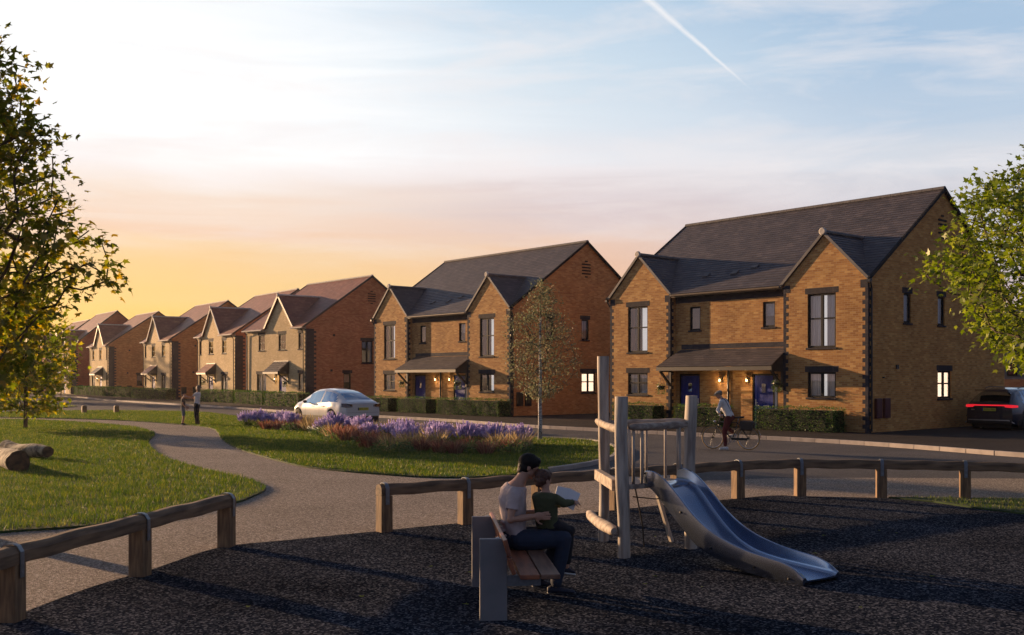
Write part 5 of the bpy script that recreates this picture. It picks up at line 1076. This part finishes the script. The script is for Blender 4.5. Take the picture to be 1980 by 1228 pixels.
def standing(loc, yaw, H, label, top, bottom, hair, cap_m=None, arms=None, shorts=False, lean=.0, slim=1.0, shoes='shoe_navy', bare=False, long_hair=False, look=(1,0,0), sleeve=.5):
    """standing figure facing local +X, height H; arms = ((shoulder side, elbow, wrist), ...)"""
    Pn = empty('person', loc, yaw, label, 'person'); s_ = H/1.75; o = lambda x, y, z: Vector((x, y*slim, z))*s_; b = MB()
    tor = [(0,.90,.15,.10), (0,.97,.155,.105), (.005,1.08,.13,.09), (.005,1.2,.145,.10), (.0,1.32,.165,.105), (-.005,1.40,.165,.085), (0,1.455,.09,.06), (.005,1.49,.052,.052), (.015,1.55,.05,.052)]
    lf = lambda z: lean*max(0, z-.95)
    loft(b, [(o(x+lf(z),0,z), Vector((0,w_*s_*slim,0)), Vector((d*s_,0,0))) for x, z, w_, d in tor]); Q, Rm = head(b, o(.02+lf(1.63),0,1.625), look, s=s_ if H > 1.6 else s_*1.12)
    for sh, e, w3 in arms: cap(b, [o(*sh), o(*e), o(*w3)], [.045*s_,.034*s_,.024*s_], 12); hand(b, o(*w3), Vector(w3)-Vector(e), (0,-1 if sh[1] > 0 else 1,-.2), s_, .5)
    lg = [((0,.085,.90), (.03,.09,.48), (-.01,.10,.08)), ((0,-.085,.90), (.03,-.09,.48), (-.03,-.10,.08))]
    for h_, k_, a_ in lg: cap(b, [o(*h_), o(*k_), o(*(Vector(k_)*.7+Vector(a_)*.3)), o(*a_)], [.085*s_*slim,.056*s_,.052*s_,.036*s_], 12)
    skinned(b, 'body', 'skin', Pn, .011, 3)
    s = MB(); loft(s, [(o(x+lf(z),0,z), Vector((0,(w_+.014)*s_*slim,0)), Vector(((d+.014)*s_,0,0))) for x, z, w_, d in tor[:6]]+[(o(lf(1.46),0,1.455), Vector((0,.075*s_,0)), Vector((.065*s_,0,0)))])
    for sh, e, w3 in arms:
        a, m = Vector(sh), Vector(e); 
        if sleeve <= 1: q = a.lerp(m, sleeve); cap(s, [o(*a), o(*q)], [.06*s_,.052*s_], 12)
        else: cap(s, [o(*a), o(*m), o(*m.lerp(Vector(w3), .75))], [.058*s_,.046*s_,.036*s_], 12)
    skinned(s, 'top', top, Pn, .011, 4)
    s = MB(); loft(s, [(o(0,0,.84), Vector((0,.15*s_*slim,0)), Vector((.11*s_,0,0))), (o(0,0,.92), Vector((0,.165*s_*slim,0)), Vector((.118*s_,0,0))), (o(lf(1.0),0,1.0), Vector((0,.152*s_*slim,0)), Vector((.105*s_,0,0)))])
    for h_, k_, a_ in lg:
        h_, k_, a_ = Vector(h_), Vector(k_), Vector(a_)
        if shorts: cap(s, [o(*h_), o(*k_.lerp(h_,.12))], [.10*s_,.075*s_], 12)
        else: cap(s, [o(*h_), o(*k_), o(*a_)], [.10*s_,.072*s_,.05*s_], 12)
    skinned(s, 'shorts' if shorts else 'trousers', bottom, Pn, .011, 4)
    h = MB(); E = lambda x, y, z, a, c, d: ell(h, Q(x, y, z), (a*s_*1.06,c*s_*1.06,d*s_*1.06), Rm); E(-.02,0,.05,.095,.082,.075); E(-.05,0,-.01,.06,.072,.07)
    if long_hair: E(-.075,0,-.10,.045,.07,.10); E(-.06,0,-.05,.06,.078,.08)
    skinned(h, 'hair', hair, Pn, .01, 2)
    if cap_m:
        h = MB(); E(-.012,0,.075,.106,.09,.062); E(.085,0,.055,.06,.06,.014); skinned(h, 'cap', cap_m, Pn, .009, 2)
    for h_, k_, a_ in lg: p = o(*a_); shoe(Pn, Vector((p.x-.07*s_, p.y, 0)), (1,0,0), .26*s_, .045*s_, shoes, vox=.009)
    return Pn, Q, Rm
standing((*g(354,822.5), .02), R(10), 1.42, 'boy in a dark cap, black t-shirt and grey shorts facing the woman on the path', 'tee_black', 'shorts_grey', 'hair_brown', cap_m='tee_black', arms=[((0,.17,1.38), (.02,.20,1.12), (.20,.16,.97)), ((0,-.17,1.38), (.01,-.20,1.12), (.17,-.15,.93))], shorts=True, look=(1,.1,.12))
standing((*g(381,823), .02), R(172), 1.74, 'woman in a white top and dark trousers reaching out to the shoulder of the boy', 'shirt_white', 'trouser_dark', 'hair_fair', arms=[((0,.16,1.38), (.22,.14,1.20), (.46,.12,1.26)), ((0,-.16,1.38), (.20,-.14,1.18), (.44,-.10,1.24))], slim=.88, lean=-.10, long_hair=True, look=(.92,.0,.25), shoes='shoe_navy', sleeve=.4)
# ---------------------------------------------------------------- bicycle and rider
CY = (6.2,29.4); CYAW = math.atan2(.5,-.866)
def bicycle():
    B = empty('bicycle', (*CY, .02), CYAW, 'black city bicycle with tan tyres and a rear pannier, held by its standing rider', 'bicycle'); rw, fw, r_ = Vector((-.66,0,.335)), Vector((.40,0,.335)), .335
    RX = Matrix.Rotation(math.pi/2, 3, 'X')
    for c in (rw, fw):
        w_ = MB(); n = 36
        V = []
        for i in range(n):
            a = 2*math.pi*i/n
            for j in range(8): q = 2*math.pi*j/8; rr_ = r_-.02+.02*math.cos(q); V.append(c+Vector((rr_*math.cos(a), .02*math.sin(q), rr_*math.sin(a))))
        w_.poly(V, [(i*8+j, ((i+1)%n)*8+j, ((i+1)%n)*8+(j+1)%8, i*8+(j+1)%8) for i in range(n) for j in range(8)]); wh = w_.build('wheel', 'tyre_tan', B, True)
        m = MB(); V = []
        for i in range(n):
            a = 2*math.pi*i/n
            for (dr, dy) in ((0,.011), (-.016,.009), (-.016,-.009), (0,-.011)): rr_ = r_-.034+dr; V.append(c+Vector((rr_*math.cos(a), dy, rr_*math.sin(a))))
        m.poly(V, [(i*4+j, ((i+1)%n)*4+j, ((i+1)%n)*4+(j+1)%4, i*4+(j+1)%4) for i in range(n) for j in range(4)]); m.build('rim', 'alu', wh)
        s = MB(); s.tube([c+Vector((0,-.05,0)), c+Vector((0,.05,0))], .02, 10)
        for i in range(20): a = 2*math.pi*i/20; s.tube([c+Vector((.015*math.cos(a+1), .02*(-1)**i, .015*math.sin(a+1))), c+Vector(((r_-.05)*math.cos(a), 0, (r_-.05)*math.sin(a)))], .0018, 4)
        s.build('spokes', 'bike_black', wh)
        g_ = MB(); P = [c+Vector(((r_+.025)*math.cos(R(a)), 0, (r_+.025)*math.sin(R(a)))) for a in (range(20, 181, 12) if c is rw else range(10, 140, 12))]
        for p, q in zip(P, P[1:]): g_.bar(p, q, .05, .006)
        g_.build('mudguard', 'bike_black', B)
    bb, st, hd, hb = Vector((-.19,0,.29)), Vector((-.34,0,.78)), Vector((.20,0,.84)), Vector((.235,0,.72)); f = MB()
    for p, q, w_ in ((bb,st,.016), (st,hd+Vector((0,0,-.05)),.014), (bb,hb,.019), (hd,hb,.018), (bb,rw+Vector((0,.05,0)),.010), (bb,rw+Vector((0,-.05,0)),.010), (st,rw+Vector((0,.05,0)),.009), (st,rw+Vector((0,-.05,0)),.009)): f.tube([p, q], w_, 10)
    f.build('frame', 'bike_black', B, True); f = MB()
    for y in (-.05,.05): f.tube([hb, Vector((.27,y,.62)), Vector((.33,y,.5)), fw+Vector((0,y,0))], .011, 8)
    f.build('fork', 'bike_black', B, True); f = MB(); f.tube([hd, Vector((.17,0,.97)), Vector((.20,0,.99))], .013, 8); f.tube([Vector((.02,-.30,.97)), Vector((.14,-.24,.99)), Vector((.20,-.05,.99)), Vector((.20,.05,.99)), Vector((.14,.24,.99)), Vector((.02,.30,.97))], .011, 8); hbb = f.build('handlebar', 'alu', B, True)
    for y in (-1,1): k = MB(); k.tube([(.03,y*.295,.971), (-.07,y*.32,.965)], .016, 8); k.build('grip', 'leather', hbb, True)
    f = MB(); f.tube([st, Vector((-.37,0,.9))], .013, 8); f.build('seat_post', 'alu', B, True); f = MB(); loft(f, [(Vector((-.52,0,.94)), Vector((0,.075,0)), Vector((0,0,.03))), (Vector((-.42,0,.93)), Vector((0,.08,0)), Vector((0,0,.03))), (Vector((-.32,0,.925)), Vector((0,.035,0)), Vector((0,0,.025))), (Vector((-.25,0,.92)), Vector((0,.02,0)), Vector((0,0,.018)))]); f.build('saddle', 'leather', B, True)
    f = MB(); f.lathe([(.09,-.006), (.09,.006), (.07,.006), (.07,-.006), (.09,-.006)], 20, 0, bb+Vector((0,.05,0)), RX)
    f.bar(bb+Vector((0,.06,0)), bb+Vector((.1,.07,-.13)), .015, .02); f.bar(bb+Vector((0,-.06,0)), bb+Vector((-.1,-.07,.13)), .015, .02); f.box(bb+Vector((.1,.11,-.13)), (.09,.08,.02)); f.box(bb+Vector((-.1,-.11,.13)), (.09,.08,.02)); f.build('crank', 'alu', B)
    f = MB(); f.box((-.42,.055,.315), (.46,.02,.07)); f.build('chain_guard', 'bike_black', B, bevel=.01)
    f = MB()
    for y in (-.05,.05): f.tube([(-.38,y,.73), (-.85,y,.735)], .007, 6); f.tube([(-.80,y,.735), rw+Vector((0,y,0))], .006, 6)
    f.box((-.62,0,.74), (.4,.12,.012)); f.build('luggage_rack', 'bike_black', B)
    f = MB(); f.box((-.63,.12,.70), (.36,.13,.27)); f.box((-.63,-.12,.68), (.36,.12,.24)); f.box((-.63,.0,.79), (.34,.3,.09)); pn = f.build('pannier_bag', 'leather', B, bevel=.03)
    f = MB(); ell(f, (.34,0,.80), (.04,.04,.04)); f.build('headlight', 'alu', B, True)
bicycle()
def rider():
    Pn = empty('person', (*CY, .02), CYAW, 'cyclist in flat cap, white shirt, navy braces and dark red trousers', 'person'); o = lambda x, y, z: Vector((x, y, z)); b = MB(); y0 = .02
    tor = [((-.12,.92),.15,.11), ((-.10,.98),.15,.11), ((-.055,1.08),.135,.10), ((.0,1.20),.15,.11), ((.05,1.32),.17,.11), ((.085,1.40),.165,.09), ((.115,1.45),.09,.06), ((.14,1.485),.05,.05), ((.17,1.53),.05,.05)]
    loft(b, [(o(x,y0,z), Vector((0,w_,0)), Vector((d*.92,0,-d*.38))) for (x, z), w_, d in tor]); Q, Rm = head(b, o(.205,y0,1.575), (.80,.42,-.42), s=.98)
    A_ = [((.07,.19,1.38), (.13,.27,1.12), (.05,.31,1.0)), ((.09,-.15,1.38), (.16,-.26,1.12), (.06,-.31,1.0))]
    A_ = [((.07,.19,1.38), (.17,.25,1.13), (.06,.30,1.01)), ((.09,-.15,1.38), (.20,-.22,1.13), (.06,-.30,1.01))]
    for s, e, w3 in A_: cap(b, [o(*s), o(*e), o(*w3)], [.047,.036,.025], 12); hand(b, o(*w3), (-.5,.1,-.35), (-.4,0,-.9), .95, 1.3)
    lg = [((-.11,.10,.92), (-.01,.17,.52), (-.05,.20,.10)), ((-.10,-.08,.92), (.03,-.13,.66), (-.19,-.14,.46))]
    for h_, k_, a_ in lg: cap(b, [o(*h_), o(*k_), o(*a_)], [.085,.056,.036], 12)
    skinned(b, 'body', 'skin', Pn, .010, 3)
    s = MB(); loft(s, [(o(x,y0,z), Vector((0,w_+.018,0)), Vector(((d+.018)*.92,0,-(d+.018)*.38))) for (x, z), w_, d in tor[:6]]+[(o(.13,y0,1.465), Vector((0,.065,0)), Vector((.06,0,-.02)))])
    for a, e, w3 in A_: a, e, w3 = Vector(a), Vector(e), Vector(w3); cap(s, [a, e, e.lerp(w3,.45)], [.062,.052,.045], 12)
    skinned(s, 'shirt', 'shirt_white', Pn, .009, 4)
    s = MB()
    for y in (-1,1): s.tube([o(-.16,.03*y+y0,1.0), o(-.15,.04*y+y0,1.12), o(-.085,.07*y+y0,1.28), o(-.02,.10*y+y0,1.42), o(.06,.105*y+y0,1.475), o(.14,.10*y+y0,1.38), o(.10,.09*y+y0,1.2), o(.0,.09*y+y0,1.0)], .014, 6)
    s.build('braces', 'brace_navy', Pn, True)
    s = MB(); loft(s, [(o(-.13,y0,.86), Vector((0,.15,0)), Vector((.12,0,0))), (o(-.125,y0,.94), Vector((0,.165,0)), Vector((.13,0,0))), (o(-.09,y0,1.03), Vector((0,.155,0)), Vector((.115,0,0)))])
    for h_, k_, a_ in lg: h_, k_, a_ = Vector(h_), Vector(k_), Vector(a_); cap(s, [h_, h_.lerp(k_,.5), k_], [.105,.092,.072], 12); cap(s, [k_, k_.lerp(a_,.9)], [.07,.052], 12)
    skinned(s, 'trousers', 'trouser_red', Pn, .009, 4)
    h = MB(); E = lambda x, y, z, a, c, d: ell(h, Q(x, y, z), (a,c,d), Rm); E(-.03,0,.03,.088,.08,.075); skinned(h, 'hair', 'hair_fair', Pn, .009, 2)
    h = MB(); E(-.005,0,.075,.115,.10,.052); E(.07,0,.06,.07,.07,.022); E(.10,0,.04,.045,.055,.01); skinned(h, 'flat_cap', 'cap_tweed', Pn, .008, 2)
    shoe(Pn, o(-.13,.20,0), (1,.1,0), .27, .05, 'shoe_white', vox=.008); shoe(Pn, o(-.26,-.14,.36), (1,0,0), .27, .05, 'shoe_white', vox=.008)
rider()
# ---------------------------------------------------------------- cars
def smoothtab(tab, xs, it=3):
    y = np.interp(xs, [a for a, b in tab], [b for a, b in tab])
    for _ in range(it): y[1:-1] = .25*y[:-2]+.5*y[1:-1]+.25*y[2:]
    return y
def car(name, loc, rz, L_, tabs, paint, label, wb, wr, rear, Wd, plate, suv=False):
    T = empty(name, (*loc, .02), rz, label, 'car')
    xs = np.unique(np.concatenate([np.linspace(0, L_, 100), [.0]])); top = smoothtab(tabs['top'], xs); blt = smoothtab(tabs['belt'], xs); hw = smoothtab(tabs['hw'], xs); rw = smoothtab(tabs['rw'], xs, 5); lowt = smoothtab(tabs['low'], xs)
    ra = wr+.045; low = lowt.copy(); arch = np.zeros(len(xs), bool)
    for c in wb:
        d = np.abs(xs-c); k = d < ra; low[k] = np.maximum(low[k], wr+np.sqrt(np.maximum(0, ra**2-d[k]**2))); arch |= k
    rows = []
    for i, x in enumerate(xs):
        w_, lo, b_, t_ = hw[i], low[i], blt[i], top[i]; m1 = max(.46, lo+.015); m2 = max(.66, m1+.03); b_ = max(b_, m2+.03); t_ = max(t_, b_+.012)
        fl = .03*math.exp(-min(abs(x-wb[0]), abs(x-wb[1]))**2/.12)
        K = [(w_*.955+fl*.7, lo), (w_*.985+fl, m1), (w_*1.0+fl*.9, m2), (w_*.985+fl*.3, (m2+b_)/2+.02), (w_*.94, b_)]
        e = t_-b_; r1 = min(rw[i], w_*.9); K += [(r1+(w_*.94-r1)*.82, b_+e*.18), (r1+(w_*.94-r1)*.45, b_+e*.52), (r1+(w_*.94-r1)*.14, b_+e*.82), (r1-.05, b_+e*.94), (r1*.7, t_-e*.02-.004), (r1*.35, t_), (0, t_+.003)]
        rows.append(K)
    nk = len(rows[0]); A = np.array(rows); G = {}
    def put(part, quad): G.setdefault(part, []).append(quad)
    gs, ge = tabs['side']; wsx = tabs['wind']; rrx = tabs['rearwin']
    for s in (1, -1):
        for i in range(len(xs)-1):
            for j in range(nk-1):
                q = [Vector((xs[a], s*A[a][b][0], A[a][b][1])) for a, b in ((i,j), (i+1,j), (i+1,j+1), (i,j+1))]
                if s < 0: q = q[::-1]
                xm = (xs[i]+xs[i+1])/2; e = top[i]-blt[i]; part = 'body'
                fr_ = (xm-gs)/(ge-gs)
                if j in (4,5,6) and gs < xm < ge and e > .2 and not any(abs(xm-p) < .045 for p in tabs['pillars']):
                    if not (j == 6 and (fr_ < .1 or fr_ > .87)) and not (j == 5 and (fr_ < .05 or fr_ > .95)): part = 'side_window'
                if j >= 8 and rrx[0] < xm < rrx[1]: part = 'rear_window'
                if j >= 8 and wsx[0] < xm < wsx[1]: part = 'windscreen'
                if j == 0 and (suv or True) and not arch[i] and lowt[i] < .45 and xm > .3: part = 'sill_trim'
                if part == 'side_window': part += '_l' if s > 0 else '_r'
                put(part, q)
    for end in (0, len(xs)-1):          # close the tail and the nose with flat-ish panels
        for j in range(nk-1):
            a0, a1 = A[end][j], A[end][j+1]; x = xs[end]; q = [Vector((x, a0[0], a0[1])), Vector((x, a1[0], a1[1])), Vector((x, -a1[0], a1[1])), Vector((x, -a0[0], a0[1]))]; put('body', q if end == 0 else q[::-1])
    import bmesh
    for part, Q in G.items():
        bm = bmesh.new()
        for q in Q:
            vs = [bm.verts.new(p) for p in q]
            try: bm.faces.new(vs)
            except Exception: pass
        bmesh.ops.remove_doubles(bm, verts=bm.verts[:], dist=.0006); bmesh.ops.recalc_face_normals(bm, faces=bm.faces[:]) if part == 'body' else None
        me = bpy.data.meshes.new(part); bm.to_mesh(me); bm.free(); mt = paint if part == 'body' else 'trim_black' if part == 'sill_trim' else 'glass_car'; me.materials.append(MATS[mt]); me.polygons.foreach_set('use_smooth', [True]*len(me.polygons))
        nm = 'side_window' if part.startswith('side_window') else part; o = bpy.data.objects.new(nm, me); COL.objects.link(o); o.parent = T
        if part == 'body': m = o.modifiers.new('e', 'EDGE_SPLIT'); m.split_angle = R(38); body = o
    u = MB(); u.box((L_/2,0,.36), (L_-.5, Wd-.62, .36)); u.box((L_/2,0,.62), (L_-.6,Wd-.3,.04))
    u.build('underbody', 'trim_black', T)
    k = MB(); 
    for c in (1.5,2.5): 
        for y in (-.38,.38): k.box((c,y,.95), (.18,.5,.6), R3=Matrix.Rotation(-.2,3,'Y')); k.box((c,y,1.33), (.1,.24,.18))
    k.build('seats', 'trim_black', T, bevel=.03)
    RX = Matrix.Rotation(math.pi/2, 3, 'X')
    for c in wb:
        for s in (1,-1):
            w_ = MB(); yy = s*(Wd/2-.125); w_.lathe([(wr-.10,-.11), (wr-.02,-.11), (wr,-.09), (wr,.09), (wr-.02,.11), (wr-.10,.11)], 36, 0, (c,yy,wr), RX); wh = w_.build('wheel', 'tyre', T, True)
            r_ = MB(); r_.lathe([(wr-.10,-.10), (wr-.10,.10), (wr-.115,.10), (wr-.12,-.09)], 36, 0, (c,yy,wr), RX); r_.lathe([(0,.02), (wr-.12,.02)], 24, 0, (c,yy,wr), RX) if False else None
            r_.lathe([(0,-.02), (.06,-.02), (.06,.02), (0,.03)], 16, 0, (c, yy+s*.07, wr), RX)
            for i in range(5):
                for da in (-.16,.16):
                    a = 2*math.pi*i/5+.3; p0 = Vector((c+.05*math.cos(a), yy+s*.085, wr+.05*math.sin(a))); p1 = Vector((c+(wr-.105)*math.cos(a+da), yy+s*.095, wr+(wr-.105)*math.sin(a+da))); r_.bar(p0, p1, .032, .03, up=(0,1,0))
            r_.build('rim', 'rim_grey', wh); d = MB(); d.lathe([(0,-.01), (wr-.11,-.01), (wr-.11,.01), (0,.01)], 24, 0, (c, yy-s*.02, wr), RX); d.build('brake_disc', 'trim_black', wh)
    for s in (1,-1):
        m = MB(); ell(m, (L_*.655, s*(Wd/2+.06), 1.04), (.06,.10,.06)); m.build('mirror', 'trim_black' if not suv else paint, T, True)
        h = MB(); 
        for xx in (L_*.36, L_*.55): h.box((xx, s*(Wd/2-.005), .86), (.2,.02,.025))
        h.build('door_handle', paint, T, bevel=.005)
    for xx in tabs['gaps']:
        i = int(np.argmin(np.abs(xs-xx)))
        for s in (1,-1):
            q = MB()
            for j in range(1, 4): a, b_ = A[i][j], A[i][j+1]; q.face([(xs[i]-.006, s*(a[0]+.003), a[1]), (xs[i]+.006, s*(a[0]+.003), a[1]), (xs[i]+.006, s*(b_[0]+.003), b_[1]), (xs[i]-.006, s*(b_[0]+.003), b_[1])])
            q.build('door_gap', 'trim_black', body)
    rear(T, A, xs)
    # number plate
    p = MB(); px_, pz = plate; p.box((px_, 0, pz), (.012,.52,.115)); pl = p.build('number_plate', 'plate_yellow', T); b = MB(); b.box((px_-.008,.238,pz), (.003,.044,.113)); b.build('plate_band', 'plate_blue', pl)
    cu = bpy.data.curves.new('plate_text', 'FONT'); cu.body = 'WO21 NBU' if suv else 'KD21 XWU'; cu.size = .1; cu.align_x = 'CENTER'; cu.align_y = 'CENTER'; cu.extrude = .001; to = bpy.data.objects.new('tmp', cu); me = bpy.data.meshes.new_from_object(to); bpy.data.objects.remove(to)
    me.materials.clear(); me.materials.append(MATS['ink']); tx = bpy.data.objects.new('plate_text', me); COL.objects.link(tx); tx.parent = pl; tx.rotation_euler = (R(90),0,R(-90)); tx.location = (px_-.008,-.02,pz); tx.scale = (.8,.85,1)
    return T
def rear_white(T, A, xs):
    for s in (1,-1):
        l = MB(); l.poly([(.0,s*.56,.90), (.01,s*.80,.86), (.30,s*.945,.90), (.32,s*.93,1.0), (.05,s*.82,1.01), (.0,s*.58,.985)], [(0,1,4,5), (1,2,3,4)] if s < 0 else [(5,4,1,0), (4,3,2,1)])
        V = [Vector(v) for v in l.v]; l = MB(); V0 = [Vector((0,s*.50,.88)), Vector((.03,s*.80,.86)), Vector((.22,s*.915,.88)), Vector((.24,s*.90,.985)), Vector((.06,s*.80,.985)), Vector((.0,s*.52,.955))]; V0 = [Vector((v.x, v.y, .93+(v.z-.93)*1.35)) for v in V0]; O = [v+Vector((-.05,s*.03,0)) for v in V0]
        l.poly(O+V0, [(0,1,4,5), (1,2,3,4), (0,1,7,6), (1,2,8,7), (2,3,9,8), (3,4,10,9), (4,5,11,10), (5,0,6,11)]); l.build('tail_light', 'tail_dark', T)
    b = MB(); b.box((-.005,0,.34), (.07,1.5,.26)); b.build('bumper_diffuser', 'trim_black', T, bevel=.03)
    b = MB(); b.box((-.008,0,.985), (.01,1.1,.006)); b.box((-.004,0,.62), (.01,1.5,.006)); b.build('boot_seam', 'trim_black', T)
    b = MB(); b.poly([(-.018,.035,.93), (-.018,-.035,.93), (-.018,-.03,.915), (-.018,-.008,.915), (-.018,0,.86), (-.018,.008,.915), (-.018,.03,.915)], [(0,1,2,3,4,5,6)]); b.build('badge', 'steel', T)
wt = dict(top=[(0,.98), (.1,1.07), (.3,1.12), (.6,1.27), (1.0,1.44), (1.5,1.56), (2.1,1.62), (2.6,1.60), (3.0,1.48), (3.4,1.26), (3.75,1.06), (4.2,.98), (4.5,.88), (4.68,.74), (4.75,.60)],
    belt=[(0,.93), (.3,1.01), (.8,1.06), (1.4,1.04), (2.4,.98), (3.4,.95), (4.0,.92), (4.4,.82), (4.75,.5)], hw=[(0,.80), (.12,.87), (.4,.93), (.9,.955), (2.4,.955), (3.8,.95), (4.3,.89), (4.6,.76), (4.75,.58)],
    rw=[(0,.72), (.3,.70), (.6,.60), (1.2,.575), (2.1,.60), (2.8,.62), (3.3,.70), (3.7,.80), (4.2,.78), (4.6,.62), (4.75,.5)], low=[(0,.40), (.12,.30), (.5,.24), (4.2,.24), (4.75,.32)], side=(.62,3.45), gaps=(1.42,2.0,3.2), pillars=(1.98,), wind=(2.72,3.62), rearwin=(.36,1.30))
hd = Vector((-math.sin(R(40)), math.cos(R(40)), 0))
car('electric_car', (-6.22,42.4), math.atan2(hd.y, hd.x), 4.75, wt, 'paint_white', 'pearl white fastback car parked on the road facing away behind the lavender', (.98,3.86), .355, rear_white, 1.92, (-.016,.77))
def rear_dark(T, A, xs):
    l = MB(); l.box((-.012,0,1.03), (.03,1.3,.05)); 
    for s in (1,-1): V = [Vector((-.03,s*.55,1.055)), Vector((-.02,s*.84,1.055)), Vector((.2,s*.985,1.03)), Vector((.18,s*.99,.96)), Vector((-.02,s*.84,.945)), Vector((-.03,s*.60,.96))]; l.poly(V+[v+Vector((.05,-s*.03,0)) for v in V], [(0,1,4,5), (1,2,3,4), (0,1,7,6), (1,2,8,7), (5,4,10,11), (4,3,9,10), (2,3,9,8)])
    l.build('tail_light', 'tail_red', T); b = MB(); b.box((-.02,0,.42), (.07,1.7,.18)); b.build('bumper_diffuser', 'trim_black', T, bevel=.03)
    b = MB(); b.box((-.05,0,.47), (.03,1.5,.035)); b.bar((-.05,.75,.47), (.02,.93,.36), .03, .04); b.bar((-.05,-.75,.47), (.02,-.93,.36), .03, .04); b.build('chrome_strip', 'alu', T); 
    for s in (1,-1): b = MB(); b.box((-.02,s*.72,.62), (.03,.3,.035)); b.build('reflector', 'tail_dark', T)
    b = MB(); b.box((.30,0,1.60), (.30,1.24,.03)); b.build('roof_spoiler', 'paint_navy', T, bevel=.01); b = MB(); b.box((-.015,.62,.86), (.01,.12,.04)); b.build('badge', 'steel', T)
    for s in (1,-1): b = MB(); b.tube([(1.0,s*.62,1.66), (1.3,s*.63,1.72), (2.8,s*.64,1.70), (3.0,s*.64,1.64)], .015, 6); b.build('roof_rail', 'trim_black', T)
st = dict(top=[(0,1.08), (.08,1.14), (.25,1.30), (.6,1.56), (.9,1.65), (1.4,1.70), (2.2,1.71), (2.9,1.62), (3.3,1.42), (3.75,1.18), (4.4,1.07), (4.8,.95), (4.99,.72)],
    belt=[(0,1.02), (.3,1.10), (1.0,1.10), (2.4,1.06), (3.6,1.03), (4.4,.98), (4.99,.65)], hw=[(0,.86), (.12,.93), (.4,.975), (.9,.99), (2.4,.985), (3.9,.985), (4.5,.92), (4.99,.68)],
    rw=[(0,.80), (.3,.70), (.7,.60), (1.4,.62), (2.4,.65), (3.2,.70), (3.7,.82), (4.4,.85), (4.99,.6)], low=[(0,.42), (.12,.34), (.5,.27), (4.4,.27), (4.99,.36)], side=(.75,3.45), gaps=(1.5,2.25,3.4), pillars=(1.15,2.2), wind=(2.95,3.68), rearwin=(.12,.55))
n_ = Vector((.762,.6476,0))
car('sport_utility_car', (18.1,38.5), math.atan2(n_.y, n_.x), 4.99, st, 'paint_navy', 'dark navy sport utility car with lit red tail bar parked at the right edge', (1.0,4.0), .39, rear_dark, 2.0, (-.03,.87), suv=True)

# air: a thin warm haze over the whole place
hz = MB(); hz.box((-30, 150, 8), (420, 420, 18.4)); ho = hz.build('haze', 'paper'); m, t, b = nt('haze_air'); t.nodes.remove(b); vo = N(t, 'ShaderNodeVolumePrincipled'); vo.inputs['Density'].default_value = .00017; vo.inputs['Color'].default_value = (1,.9,.84,1); vo.inputs['Anisotropy'].default_value = .6
t.links.new(vo.outputs[0], [n for n in t.nodes if n.type == 'OUTPUT_MATERIAL'][0].inputs['Volume']); ho.data.materials.clear(); ho.data.materials.append(m); ho['kind'] = 'stuff'
